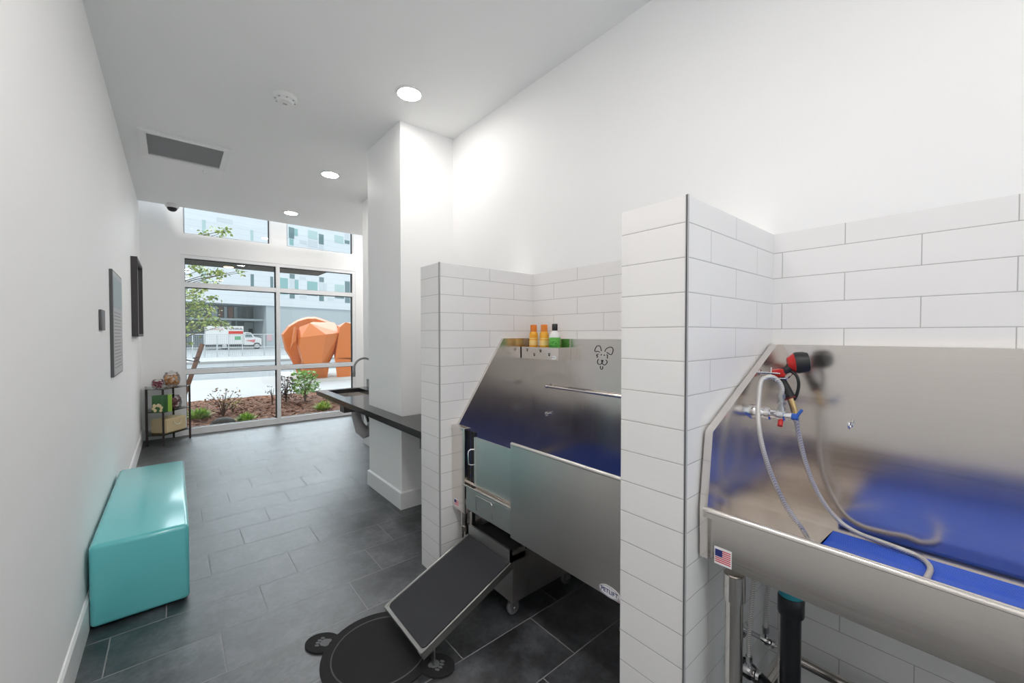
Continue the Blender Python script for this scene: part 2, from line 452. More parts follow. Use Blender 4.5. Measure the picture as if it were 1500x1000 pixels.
t = thing('smoke_detector', 'small round white smoke detector on the ceiling', 'smoke detector', (.664, 3.46, ZC))
build('body', MB().lathe([(.082, ZC), (.082, ZC-.02), (.076, ZC-.03), (.06, ZC-.034), (.05, ZC-.05), (.03, ZC-.056), (.008, ZC-.056)], (.664, 3.46, 0), 36), M['white'], t)
for k in range(8):
    v = MB(); a = k*pi/4; v.box((.664+.066*cos(a)-.006, 3.46+.066*sin(a)-.006, ZC-.0345), (.664+.066*cos(a)+.006, 3.46+.066*sin(a)+.006, ZC-.031)); build('vent_slot', v, M['grille'], t)
v = MB().box((.65, 3.452, ZC-.058), (.678, 3.468, ZC-.055))
build('test_button', v, M['grille'], t)

t = thing('ceiling_air_grille', 'square grey air return grille with white frame on the ceiling', 'air vent', (.11, 5.12, ZC))
m = MB()
x0, x1, ya, yb = -.225, .445, 4.775, 5.43; b = .052
for p0, p1 in (((x0, ya), (x1, ya+b)), ((x0, yb-b), (x1, yb)), ((x0, ya+b), (x0+b, yb-b)), ((x1-b, ya+b), (x1, yb-b))):
    m.box((*p0, ZC-.022), (*p1, ZC))
build('frame', m, M['white'], t, smooth=0)
m = MB()
for k in range(46):
    q = x0+b+.002+k*((x1-x0-2*b)/46); m.box((q, ya+b, ZC-.012), (q+.006, yb-b, ZC-.004))
m.box((x0+b, ya+b, ZC-.0045), (x1-b, yb-b, ZC-.001))
build('grille_core', m, M['grille'], t, smooth=0)
p = at(299.6, 250, z=ZC)
tag(build('sprinkler_head', MB().lathe([(.022, ZC), (.022, ZC-.004), (.008, ZC-.006), (.008, ZC-.03), (.02, ZC-.032), (.02, ZC-.034)], (p.x, p.y, 0), 16), M['white'], loc=(p.x, p.y, ZC)),
    'tiny white sprinkler head beside the ceiling air grille', 'sprinkler')
t = thing('dome_camera', 'small dome security camera with dark bubble under the ceiling edge', 'security camera', (.0, 7.30, ZC))
build('housing', MB().lathe([(.075, ZC), (.078, ZC-.03), (.07, ZC-.05), (.058, ZC-.055)], (0, 7.30, 0), 28), M['white'], t)
build('dome', MB().lathe([(.057, ZC-.05), (.055, ZC-.07), (.045, ZC-.088), (.027, ZC-.10), (.006, ZC-.104)], (0, 7.30, 0), 28), M['black'], t)

# ------------------------------------------------------------------ left wall fittings
tag(build('wall_plate', MB().box((XL, 3.565, 1.525), (XL+.014, 3.73, 1.655), .003), M['plate']), 'small dark grey control plate on the white left wall', 'wall plate')
t = thing('wall_sign', 'tall thin grey printed sign panel on the left wall', 'sign', (XL, 4.45, 1.18))
build('board', MB().box((XL, 4.128, 1.183), (XL+.018, 4.785, 1.978), .002), M['plate'], t, smooth=0)
m = MB().mat(M['signface']).box((XL+.017, 4.14, 1.195), (XL+.020, 4.775, 1.966))
m.mat(M['signhead']).box((XL+.019, 4.15, 1.70), (XL+.0206, 4.765, 1.93))
m.mat(M['signline'])
for k in range(17): m.box((XL+.019, 4.18, 1.66-k*.026), (XL+.0206, 4.18+random.uniform(.42, .56), 1.668-k*.026))
build('printed_face', m, None, t, smooth=0)
t = thing('picture_frame', 'dark shadow box picture frame beyond the grey sign', 'picture frame', (XL, 6.57, 1.47))
m = MB(); xa, xb = XL, XL+.055; ya, yb, za, zb = 6.09, 7.05, 1.473, 2.362; b = .03
m.box((xa, ya, za), (xb, ya+b, zb)).box((xa, yb-b, za), (xb, yb, zb)).box((xa, ya+b, za), (xb, yb-b, za+b)).box((xa, ya+b, zb-b), (xb, yb-b, zb))
build('frame', m, M['greyframe'], t, smooth=0)
build('picture', MB().box((xa, ya+b, za+b), (xa+.012, yb-b, zb-b)), M['paper'], t, smooth=0)

# ------------------------------------------------------------------ bench
bx = MB().box((-.343, 2.885, .012), (.052, 4.40, .432), .024, 5)
t = thing('bench', 'glossy turquoise box bench along the left wall', 'bench', (-.145, 3.64, 0))
build('body', bx, M['teal'], t, smooth=50)
for fx, fy in ((-.28, 2.98), (-.01, 2.98), (-.28, 4.30), (-.01, 4.30)):
    build('foot', MB().cyl((fx, fy, 0), (fx, fy, .014), .02, 14), M['black'], t)

# ------------------------------------------------------------------ corner shelf and what is on it
A, B, D, E = (-.292, 7.22), (-.125, 7.11), (.16, 7.42), (-.02, 7.585); G = (-.31, 7.585)
t = thing('corner_shelf', 'corner shelf of three glass tiers on dark wooden posts', 'shelf', (-.12, 7.4, 0))
for p in (A, B, D, E, G):
    build('post', MB().box((p[0]-.012, p[1]-.012, 0), (p[0]+.012, p[1]+.012, .765), .002), M['darkwood'], t, smooth=0)
ZS = (.14, .45, .757)
for z in ZS:
    pl = [(A[0]-.012, A[1]-.02), (B[0], B[1]-.025), (D[0]+.022, D[1]), (E[0]+.01, E[1]+.018), (G[0]-.012, G[1]+.018)]
    build('glass_tier', MB().prism(pl, 2, z, z+.008), M['shelfglass'], t, smooth=0)
def jar(px, py, z, r, h, lab, clab, c1, c2, cname, lidded):
    p = at(px, py, z=z); x, y = p.x, p.y
    t = thing('glass_jar', lab, 'jar', (x, y, z))
    build('bowl', MB().lathe([(r*.62, z), (r*.9, z+h*.12), (r, z+h*.4), (r*.92, z+h*.68), (r*.72, z+h*.82), (r*.7, z+h*.84)], (x, y, 0), 20), M['jar'], t)
    if lidded:
        build('lid', MB().lathe([(r*.72, z+h*.845), (r*.74, z+h*.88), (r*.3, z+h*.93), (r*.12, z+h*.95), (r*.16, z+h*.98), (r*.08, z+h)], (x, y, 0), 20), M['jar'], t)
    m = MB(); ms = [plain(cname+'_light', c1, .7), plain(cname+'_dark', c2, .7)]
    for i in range(46):
        m.mat(ms[i % 2]); a = random.uniform(0, 2*pi); zz = random.uniform(.1, .66); rr = r*.72*math.sqrt(random.random())
        q = (x+rr*cos(a), y+rr*sin(a), z+h*zz); s = r*.2
        m.ball(q, s, 1, (random.uniform(.7, 1.4), random.uniform(.7, 1.4), random.uniform(.5, 1)))
    tag(build(cname, m), clab, 'dog treats', None, 'stuff')
jar(232, 569, ZS[2]+.009, .072, .15, 'small round glass jar of dark red treats on the top glass shelf', 'dark red treats filling the small jar on the top shelf', (.36, .07, .10), (.20, .03, .06), 'red_treats', False)
jar(251.5, 565, ZS[2]+.009, .098, .22, 'large glass jar of tan biscuits on the top glass shelf', 'tan bone biscuits filling the large jar on the top shelf', (.72, .42, .20), (.50, .24, .10), 'tan_biscuits', True)
jar(253.5, 599, ZS[1]+.009, .098, .22, 'glass jar of brown red kibble on the middle glass shelf', 'brown red kibble filling the jar on the middle shelf', (.32, .12, .12), (.16, .06, .06), 'brown_kibble', True)
# green treat box
p = at(236, 604, z=ZS[1]+.008)
m = MB().mat(plain('box_green', (.03, .11, .03), .45)).box((p.x-.09, p.y, ZS[1]+.009), (p.x+.07, p.y+.07, ZS[1]+.235), .003)
m.mat(plain('box_lime', (.32, .52, .06), .45)).box((p.x+.069, p.y-.001, ZS[1]+.012), (p.x+.112, p.y+.071, ZS[1]+.232))
pic = plain('box_print_cream', (.70, .58, .34), .5)
m.mat(pic)
for q in range(9):
    m.ball((p.x-.065+random.uniform(-.02, .07), p.y-.001, ZS[1]+.05+random.uniform(-.02, .06)), .019, 1, (1, .06, 1.2))
tag(build('treat_box', m), 'upright green treat box with lime side on the middle glass shelf', 'box')
# fabric bin
p = at(240, 637, z=ZS[0]+.009); z = ZS[0]+.009
t = thing('fabric_bin', 'beige fabric storage bin with rope handle on the lowest glass shelf', 'storage bin', (-.10, 7.35, z))
lin = plain('beige_linen', (.62, .50, .30), .9, var=.15, vs=120, bump=.3, bs=500)
u = Vector((D[0]-B[0], D[1]-B[1])).normalized(); n = Vector((-u.y, u.x)); c0 = Vector((-.102, 7.185))
q = lambda a, b: tuple(c0+u*a+n*b)
m = MB()
pts = [q(0, 0), q(.33, 0), q(.33, .22), q(0, .22)]
m.prism(pts, 2, z, z+.19)
bmesh.ops.bevel(m.bm, geom=[e for e in m.bm.edges], offset=.012, segments=3, affect='EDGES')
build('bin_body', m, lin, t)
m = MB().tube([(*q(.11, -.004), z+.15)]+[(*q(.165+.055*sin(a), -.022-.005*cos(a)), z+.15-.055*cos(a)) for a in [(-pi/2+pi*k/8) for k in range(9)]]+[(*q(.22, -.004), z+.15)], .006, 8)
build('rope_handle', m, plain('cream_rope', (.78, .72, .6), .9), t)

# ------------------------------------------------------------------ black counter, sink, faucet
CX, CZ = 1.345, .80
cx0, cx1, cy0, cy1 = 1.455, 1.84, 4.62, 5.29
m = MB().mat(M['stone'])
def slab(x0, x1, y0_, y1_): m.box((x0, y0_, CZ-.052), (x1, y1_, CZ))
slab(CX, 1.476, 2.364, cy0); slab(1.476, XR-.001, 2.364, 3.202); slab(1.476, XR-.001, 3.983, cy0)
slab(CX, cx0, cy0, 5.372); slab(cx1, XR-.001, cy0, 5.372); slab(cx0, cx1, cy0, cy0+.001); slab(cx0, cx1, cy1, 5.372)
t = thing('countertop', 'long black stone countertop wrapping the white column', 'countertop', (1.67, 3.9, CZ-.052))
build('slab', m, None, t, smooth=0)
build('backsplash', MB().box((XR-.022, 3.983, CZ), (XR-.001, 5.372, CZ+.10)), plain('grey_stone_upstand', (.16, .155, .15), .3), t, smooth=0)
build('bracket', MB().box((1.392, 4.465, .65), (XR-.001, 4.605, CZ-.0525)), plain('dark_bracket', (.10, .085, .075), .45), t, smooth=0)
build('bracket', MB().box((1.392, 2.6, .65), (XR-.001, 2.72, CZ-.0525)), M['plate'], t, smooth=0)
t = thing('sink_basin', 'undermount steel sink basin in the black countertop', 'sink', ((cx0+cx1)/2, (cy0+cy1)/2, .68))
m = MB()
zt, zb = CZ-.053, .694
m.box((cx0-.012, cy0-.012, zb), (cx0+.002, cy1+.012, zt)).box((cx1-.002, cy0-.012, zb), (cx1+.012, cy1+.012, zt))
m.box((cx0+.002, cy0-.012, zb), (cx1-.002, cy0+.002, zt)).box((cx0+.002, cy1-.002, zb), (cx1-.002, cy1+.012, zt)).box((cx0-.012, cy0-.012, zb-.012), (cx1+.012, cy1+.012, zb))
build('bowl', m, M['steelv'], t, smooth=0)
build('drain_cover', MB().lathe([(.04, zb+.001), (.04, zb+.004), (.02, zb+.004), (.008, zb+.002)], ((cx0+cx1)/2, 4.95, 0), 20), M['chrome'], t)
t = thing('sink_trap', 'grey wrapped drain trap hanging under the black counter', 'drain trap', (1.62, 4.55, .36))
build('cover', MB().tube([(1.58, 4.66, .69), (1.58, 4.64, .58), (1.58, 4.58, .50), (1.60, 4.54, .43), (1.64, 4.53, .39), (1.70, 4.53, .40), (1.72, 4.53, .46), (1.80, 4.53, .50), (1.97, 4.53, .50)], [.05, .05, .05, .066, .07, .066, .055, .035, .035], 16), M['greyp'], t)
build('tailpiece', MB().tube([(1.69, 4.68, .68), (1.69, 4.64, .58), (1.70, 4.54, .46)], .02, 12), M['chrome'], t)
t = thing('gooseneck_faucet', 'brushed gooseneck faucet rising behind the black counter sink', 'faucet', (1.90, 4.95, CZ))
pts = [(1.905, 4.95, CZ), (1.905, 4.95, 1.06)]+[(1.785+.12*cos(a), 4.95, 1.08+.125*sin(a)) for a in [pi*k/14 for k in range(0, 14)]]+[(1.667, 4.95, 1.05)]
build('spout', MB().tube(pts, .0125, 12), M['pewter'], t)
build('spray_head', MB().tube([(1.667, 4.95, 1.055), (1.664, 4.95, 1.02), (1.662, 4.95, .985)], [.0135, .018, .017], 14), M['pewter'], t)
build('base_ring', MB().lathe([(.028, CZ+.0005), (.028, CZ+.02), (.016, CZ+.035), (.014, CZ+.06)], (1.905, 4.95, 0), 20), M['zinc'], t)
build('lever', MB().tube([(1.905, 4.935, CZ+.06), (1.905, 4.88, CZ+.09)], .007, 10), M['zinc'], t)

# ------------------------------------------------------------------ flags, stickers
def flag(parent, xface, ya, yb, zt, zb):
    """small flag sticker on a plane x=xface, y decreasing to the right"""
    m = MB().mat(M['sticker']).box((xface-.0008, yb, zb), (xface, ya, zt))
    h = zt-zb; w_ = ya-yb; f0, f1 = zt-h*.13, zb+h*.13; fy0, fy1 = ya-w_*.05, yb+w_*.05
    m.mat(M['flagred']); st = (f0-f1)/13
    for k in range(0, 13, 2): m.box((xface-.0012, fy1, f0-st*(k+1)), (xface-.0008, fy0, f0-st*k))
    m.mat(M['navy']).box((xface-.0016, fy0-w_*.42, f0-st*7), (xface-.0008, fy0, f0))
    o = build('flag_sticker', m, None, parent, smooth=0); o['label'] = 'small flag sticker with red and white stripes'
    return o

# ------------------------------------------------------------------ near tub (grooming sink)
t1 = thing('dog_wash_tub', 'near stainless dog wash tub with legs and blue mat', 'dog bath tub', (1.65, -.2, 0))
Y1, YE, XF, XB = .572, -.93, 1.30, 1.966
# front apron with rolled lip and sloping underside, basin floor, back
m = MB()
m.strip([(XF, .935), (XF, .776), (1.45, .732), (XB+.012, .728)], 1, Y1-.022, YE)
m.strip([(XF+.012, .935), (XF+.012, .782), (1.45, .738), (XB, .735)], 1, Y1, YE)
build('basin', m, M['steel'], t1, smooth=0, recalc=False)
m = MB().tube([(XF-.002, Y1+.008, .936), (XF-.002, YE, .936)], .0115, 12)
m.box((XF-.013, YE, .918), (XF+.014, Y1+.008, .938))
build('front_lip', m, M['steel'], t1)
build('back_panel', MB().box((XB, YE, .728), (XB+.022, Y1, 1.456)), M['steel'], t1, smooth=0)
pr = [(XB+.022, .728), (XB+.022, 1.456), (1.935, 1.456), (1.333, 1.183), (1.298, .945), (XF+.002, .779), (1.45, .73)]
build('side_panel', MB().prism(pr, 1, Y1-.002, Y1+.023), M['steelv'], t1, smooth=0)
build('side_panel', MB().prism(pr, 1, YE-.02, YE), M['steelv'], t1, smooth=0)
for y in (.513, -.86):
    o = build('leg', MB().tube([(1.365, y, .0), (1.365, y, .735)], .0255, 20), M['steelv'], t1)
    build('leg_collar', MB().tube([(1.365, y, .652), (1.365, y, .733)], .0315, 20), M['steelv'], o)
    build('foot', MB().lathe([(.03, 0), (.03, .012), (.02, .03)], (1.365, y, 0), 16), M['black'], o)
    o = build('leg', MB().tube([(1.885, y, 0), (1.885, y, .73)], .0255, 20), M['steelv'], t1)
    build('foot', MB().lathe([(.03, 0), (.03, .012), (.02, .03)], (1.885, y, 0), 16), M['black'], o)
    build('side_rail', MB().tube([(1.365, y, .205), (1.885, y, .205)], .019, 16), M['steel'], t1)
build('back_rail', MB().tube([(1.885, .513, .205), (1.885, -.86, .205)], .019, 16), M['steel'], t1)
flag(t1, XF-.0003, .548, .497, .832, .778)
m = MB().tube([(XB, .331, 1.158), (XB-.02, .331, 1.158)], .005, 10)
m.tube([(XB-.028+.012*cos(a), .331, 1.158+.012*sin(a)) for a in [2*pi*k/16 for k in range(16)]], .0035, 8, closed=True)
m.lathe([(.012, -.004), (.012, 0)], (XB, .331, 1.158), 14, 0)
build('eye_bolt', m, M['chrome'], t1)
# blue ribbed mat
def ribmat(x0, x1, ya, yb, z, pitch=.0125, lift=False):
    m = MB(); n = int((x1-x0)/pitch)
    prof = [(x0, z)]
    for k in range(n):
        a = x0+k*pitch
        prof += [(a, z+.006), (a+pitch*.15, z+.0095), (a+pitch*.55, z+.0095), (a+pitch*.7, z+.006), (a+pitch*.7, z+.004), (a+pitch, z+.004)]
    prof += [(x0+n*pitch, z)]
    if lift: prof = [(a, b+max(0, 1.45-a)*.34) for a, b in prof]
    m.prism(prof, 1, yb, ya); return m
tag(build('rubber_mat', ribmat(1.316, 1.94, .372, -.90, .7385, lift=True), M['blue'], smooth=0), 'ribbed bright blue rubber mat lying in the near tub', 'mat')

# mixing valve on the tub side
VX, VZ = 1.690, 1.205
t = thing('mixing_valve', 'chrome mixing valve with red button on the near tub side', 'water valve', (VX, Y1-.003, VZ))
ys = Y1-.0025
m = MB().lathe([(.028, ys), (.028, ys-.012), (.022, ys-.02), (.018, ys-.035), (.024, ys-.038), (.024, ys-.052), (.016, ys-.056), (.016, ys-.075), (.021, ys-.078), (.021, ys-.098), (.014, ys-.102), (.014, ys-.122)], (VX, 0, VZ), 18, 1)
build('body', m, M['chrome'], t)
build('hot_button', MB().tube([(VX-.005, ys-.088, VZ-.018), (VX-.02, ys-.090, VZ-.036)], .0085, 12), M['red'], t)
m = MB().tube([(VX, ys-.088, VZ+.012), (VX, ys-.088, VZ+.03)], .013, 14).tube([(VX, ys-.088, VZ+.03), (VX, ys-.088, VZ+.062)], .009, 14).tube([(VX, ys-.088, VZ+.04), (VX, ys-.088, VZ+.048)], .014, 6).tube([(VX, ys-.088, VZ+.062), (VX, ys-.088, VZ+.078)], .0125, 6)
build('outlet_union', m, M['zinc'], t)
m = MB().tube([(VX, ys-.118, VZ), (VX+.002, ys-.140, VZ)], .012, 12)
m.tube([(VX-.012, ys-.132, VZ-.004), (VX+.004, ys-.150, VZ+.028)], [.006, .005], 8)
build('cold_lever', m, M['bluep'], t)

# hose
H0 = Vector((VX, ys-.088, VZ+.078))
hp = [H0, H0+Vector((0, -.001, .02)), H0+Vector((-.006, .006, .042)), H0+Vector((-.022, .02, .060)), H0+Vector((-.04, .036, .060)), H0+Vector((-.055, .05, .042)), at(1111, 590, y=.53), at(1111, 620, y=.52), at(1117, 655, y=.505), at(1130, 695, y=.485), at(1150, 738, y=.46), at(1172, 770, y=.42), at(1186, 790, z=.757),
      Vector((1.66, .33, .757)), Vector((1.58, .26, .757)), Vector((1.56, .18, .757)), Vector((1.62, .125, .757)), Vector((1.71, .105, .757)),
      at(1357, 848, z=.757), at(1363, 834, z=.757), at(1357, 823, z=.757), at(1342, 813, z=.757), at(1320, 804, x=1.90), at(1290, 793, x=1.915), at(1258, 781, x=1.925), at(1232, 765, x=1.925), at(1208, 738, x=1.91), at(1190, 705, x=1.89), at(1178, 670, x=1.86), at(1170, 635, x=1.82), at(1166, 612, x=1.79)]
def spline(pts, n=5):
    P = [Vector(p) for p in pts]; out = []
    for i in range(len(P)-1):
        a, b, c, d = P[max(i-1, 0)], P[i], P[i+1], P[min(i+2, len(P)-1)]
        for k in range(n):
            t_ = k/n
            out.append(.5*((2*b)+(c-a)*t_+(2*a-5*b+4*c-d)*t_*t_+(3*b-a-3*c+d)*t_**3))
    return out+[P[-1]]
t = thing('shower_hose', 'braided steel shower hose looping down into the near tub', 'hose', tuple(H0))
build('braided_tube', MB().tube(spline(hp), .0082, 12), M['braid'], t)
e = at(1166, 612, x=1.79); e2 = at(1163, 596, x=1.79)
build('ferrule', MB().tube([e-Vector((0, 0, .012)), e], .011, 12), M['zinc'], t)

# sprayer resting in a wire hook
SX = 1.79
hb = at(1163, 600, x=SX); gb = at(1158, 583, x=SX); gt = at(1143, 552, x=SX)
hd = at(1154, 541, x=SX); hh = at(1164, 530, x=1.81)
t = thing('spray_nozzle', 'red and black dog wash spray nozzle hooked on the near tub side', 'spray nozzle', tuple(hb))
build('hose_coupling', MB().tube([e, hb, gb], [.009, .0115, .012], 12), M['brass'], t)
m = MB().tube([gb, gb.lerp(gt, .5), gt], [.018, .0165, .0145], 14)
g = gt-gb
for k in range(9):
    a = gb+g*(.1+.085*k); m.tube([a, a+g*.03], .0185-.0006*k*1.2, 14)
build('grip', m, M['black'], t)
build('collar', MB().tube([gb-g*.02, gb+g*.05], .0205, 14), plain('dark_red_plastic', (.16, .01, .015), .35), t)
rb = at(1140, 546, x=SX)
mm = MB().box((-.020, -.024, -.015), (.020, .024, .015), .004)
rm = Matrix.Rotation(R(-14), 3, 'X') @ Matrix.Rotation(R(-8), 3, 'Y')
for v in mm.bm.verts: v.co = rm @ v.co + rb
build('trigger_block', mm, M['red'], t)
build('neck', MB().tube([rb, hd, hh], [.014, .0145, .017], 14), M['black'], t)
ax = Vector((.35, -.82, .12)).normalized()
hc = at(1169, 531, x=1.81)
build('spray_head', MB().tube([hc-ax*.012, hc-ax*.004, hc+ax*.018, hc+ax*.032, hc+ax*.036], [.038, .041, .040, .035, .024], 22), M['black'], t)
build('head_ring', MB().tube([hc-ax*.034, hc-ax*.012], [.021, .037], 22), M['red'], t)
gp = [at(1157, 543, x=SX), at(1166, 549, x=SX), at(1170, 561, x=SX), at(1168, 575, x=SX), at(1163, 585, x=SX), gb]
build('guard', MB().tube(spline(gp, 4), .0055, 10), M['black'], t)
hk0 = at(1115, 549, y=ys); y2 = ys-.09
t = thing('nozzle_hook', 'bent wire hook holding the spray nozzle on the near tub', 'hook', tuple(hk0))
m = MB().tube([(SX-.05, ys, 1.352), (SX-.028, ys-.05, 1.350), (SX-.026, ys-.062, 1.35)], .0035, 8)
m.tube(spline([at(1130, 538, x=SX-.03), at(1129.5, 550, x=SX-.03), at(1132, 553.5, x=SX-.03), at(1152, 554, x=SX-.02), at(1160, 549, x=SX+.01), at(1163, 546, x=SX+.02)], 4), .0032, 8)
m.lathe([(.011, ys-.003), (.011, ys)], (SX-.05, 0, 1.352), 12, 1)
build('wire', m, M['chrome'], t)

# plumbing under the near tub
t = thing('drain_pipe', 'thick black drain pipe with elbow under the near tub', 'drain pipe', (1.56, .41, 0))
build('coupling', MB().lathe([(.026, .727), (.026, .632), (.036, .631), (.038, .626), (.038, .575), (.036, .569), (.030, .567)], (1.56, .41, 0), 28), M['abs'], t)
build('teal_band', MB().lathe([(.0345, .632), (.0345, .655), (.027, .657)], (1.56, .41, 0), 28), M['tealp'], t)
build('standpipe', MB().tube([(1.56, .41, .60), (1.56, .41, .16), (1.56, .41, .0)], .0295, 20), M['abs'], t)
build('trap_arm', MB().tube(spline([at(1066, 960, y=.598), at(1077, 966, y=.575), at(1090, 976, y=.56), at(1106, 988, y=.53), at(1120, 1003, y=.48), (1.60, .43, .20), (1.565, .412, .12)], 4), .0235, 18), M['abs'], t)
build('arm_hub', MB().tube([at(1088, 974, y=.562), at(1099, 983, y=.545)], .0285, 18), M['abs'], t)
def stop(x, z, top, lab, red):
    t = thing('stop_valve', lab, 'water valve', (x, .604, z))
    build('escutcheon', MB().lathe([(.030, .603), (.030, .599), (.018, .594), (.010, .592)], (x, 0, z), 20, 1), M['chrome'], t)
    build('stub_pipe', MB().tube([(x, .595, z), (x, .535, z)], .0085, 12), M['zinc'], t)
    m = MB().lathe([(.015, .545), (.016, .525), (.013, .51)], (x, 0, z), 14, 1).tube([(x, .53, z), (x, .53, z+.03)], .009, 12)
    build('body', m, M['chrome'], t)
    build('oval_handle', MB().lathe([(.006, .51), (.017, .505), (.017, .495), (.006, .492)], (x, 0, z), 14, 1), M['chrome'], t)
    s = thing('supply_hose', lab.replace('chrome stop valve', 'braided supply hose').replace('below', 'above'), 'hose', (x, .53, z+.03))
    build('braided_tube', MB().tube(spline([(x, .53, z+.03), (x, .53, z+.12), ((x+top)/2, .515, z+.25), (top, .50, .70)]), .0072, 10), M['braid'], s)
    build('nut', MB().tube([(x, .53, z+.028), (x, .53, z+.05)], .0115, 6), M['zinc'], s)
stop(1.545, .310, 1.50, 'chrome stop valve close behind the near tub front leg', 1)
stop(1.71, .335, 1.70, 'chrome stop valve nearer the back wall under the near tub', 0)

# ------------------------------------------------------------------ walk-in tub in the far bay
t2 = thing('walk_in_dog_tub', 'stainless walk-in dog tub with ramp opening in the far tiled bay', 'dog bath tub', (1.65, 1.49, 0))
YA, YZ, X0, X1 = 2.103, .862, 1.31, 1.966
build('back_panel', MB().box((X1, YZ, .56), (X1+.02, YA, 1.47)), M['steelf'], t2, smooth=0)
pr = [(X1+.02, .44), (X1+.02, 1.472), (1.694, 1.472), (1.335, .935), (1.313, .935), (1.313, .44)]
build('side_panel', MB().prism(pr, 1, YA-.003, YA+.018), M['steelf'], t2, smooth=0)
build('side_panel', MB().prism(pr, 1, YZ-.016, YZ), M['steelv'], t2, smooth=0)
build('tub_floor', MB().box((1.335, YZ, .60), (X1, YA-.003, .625)), M['steel'], t2, smooth=0)
o = build('corner_post', MB().box((1.305, 1.99, .437), (1.316, YA+.018, .925)).box((1.305, 1.983, .437), (1.345, 1.99, .925)), M['steelv'], t2, smooth=0)
build('post_cap', MB().box((1.297, 1.978, .925), (1.345, YA+.018, .945), .003), M['steel'], o, smooth=0)
flag(t2, 1.3045, 2.098, 2.045, .497, .452)
build('skirt_panel', MB().box((1.294, YZ-.016, .468), (1.308, 1.548, .942)).tube([(1.302, YZ-.016, .944), (1.302, 1.548, .944)], .0095, 10).box((1.300, 1.54, .468), (1.325, 1.549, .94)), M['steels'], t2)
o = build('sliding_door', MB().box((1.322, 1.40, .628), (1.331, 1.905, .905)).box((1.318, 1.893, .628), (1.335, 1.905, .905)), M['steelx'], t2, smooth=0)
hx = 1.321; hm = MB().tube([(1.325, 1.9, .835), (1.300, 1.915, .835), (1.289, 1.917, .828), (1.286, 1.917, .815), (1.286, 1.917, .765), (1.289, 1.917, .752), (1.300, 1.915, .745), (1.325, 1.9, .745)], .0042, 8)
build('door_handle', hm, M['chrome'], o)
build('door_track', MB().box((1.335, 1.92, .63), (1.35, 1.938, .925)).box((1.35, 1.94, .60), (1.362, 1.985, .92)), M['gasket'], t2, smooth=0)
o = build('lower_front', MB().box((1.296, 1.549, .480), (1.312, 1.957, .612), .004), M['steelx'], t2, smooth=0)
build('sill', MB().box((1.296, 1.549, .606), (1.336, 1.99, .618), .003), M['steel'], o, smooth=0)
build('bail_handle', MB().tube([(1.297, 1.845, .507), (1.290, 1.845, .512), (1.288, 1.845, .585), (1.288, 1.837, .593), (1.288, 1.705, .595), (1.288, 1.697, .587), (1.290, 1.697, .514), (1.297, 1.697, .509)], .0038, 8), M['zinc'], o)
build('underside', MB().box((1.34, YZ, .47), (X1, YA-.003, .50)), M['steel'], t2, smooth=0)
for y in (2.05, .905):
    for x in (1.345, 1.90):
        o = build('leg', MB().tube([(x, y, 0), (x, y, .472)], .019, 16), M['steelv'], t2)
        build('leg_collar', MB().tube([(x, y, .27), (x, y, .335)], .024, 16), M['steelv'], o)
# tether bar and eye bolt
build('tether_bar', MB().tube([(1.945, 1.936, 1.145), (1.945, .90, 1.145)], .010, 12).tube([(1.966, 1.91, 1.145), (1.945, 1.91, 1.145)], .008, 10).tube([(1.966, .93, 1.145), (1.945, .93, 1.145)], .008, 10).ball((1.945, 1.94, 1.145), .014, 2), M['steel'], t2)
m = MB().tube([(1.966, 1.935, .955), (1.946, 1.935, .955)], .005, 10)
m.tube([(1.938+.012*cos(a), 1.935, .955+.012*sin(a)) for a in [2*pi*k/16 for k in range(16)]], .0036, 8, closed=True).lathe([(.013, -.004), (.013, 0)], (1.966, 1.935, .955), 14, 0)
build('eye_bolt', m, M['chrome'], t2)
# oval maker's plate with lettering
m = MB(); cy_, cz_ = .942, .490
pl = [(cy_+.049*cos(a), cz_+.0225*sin(a)) for a in [2*pi*k/36 for k in range(36)]]
m.mat(M['sticker']).prism(pl, 0, 1.2925, 1.294)
m.mat(M['navy']).tube([(1.2922, cy_+.0455*cos(a), cz_+.0195*sin(a)) for a in [2*pi*k/36 for k in range(36)]], .0006, 4, closed=True)
o = build('oval_sticker', m, None, t2, smooth=0); o['label'] = 'white oval sticker with navy lettering'
text('lettering', 'PETLIFT', .0235, M['navy'], o, (1.2920, cy_, cz_), (R(90), 0, R(-90)))
# dog face line emblem on the back panel (drawn strokes)
def cp(x, y): return at(860+x/16.67, 495+y/16.67, x=1.9648)
strokes = [[(345, 320), (335, 265), (315, 205), (270, 185), (230, 205), (200, 255), (185, 310), (205, 330), (260, 322), (305, 345)],
           [(430, 330), (455, 275), (500, 240), (560, 220), (610, 235), (632, 285), (622, 350), (590, 400), (545, 395), (510, 370), (475, 352)],
           [(280, 388), (250, 395), (225, 430), (250, 430), (240, 480)], [(475, 405), (495, 415), (490, 500)],
           [(275, 515), (252, 560), (258, 620), (300, 642), (345, 625), (360, 590)], [(365, 590), (375, 630), (425, 658), (470, 625), (485, 575), (455, 530)],
           [(322, 680), (322, 735), (350, 765), (378, 740), (375, 690)]]
m = MB().mat(M['dark'])
for s in strokes: m.tube(spline([cp(*p) for p in s], 4), .0022, 6)
for c, r in (((342, 408), .0042), ((418, 418), .0042), ((355, 550), .0052), ((378, 556), .0052), ((368, 572), .005)): m.ball(cp(*c), r, 1, (.4, 1, 1.15))
o = build('dog_emblem', m, None, t2); o['label'] = 'line drawn dog face mark on the back panel'
tag(build('rubber_mat', ribmat(1.37, 1.955, 2.06, .90, .6265), plain('deep_blue_rubber', (.006, .055, .38), .4), smooth=0), 'blue rubber mat lying inside the far walk-in tub', 'mat')

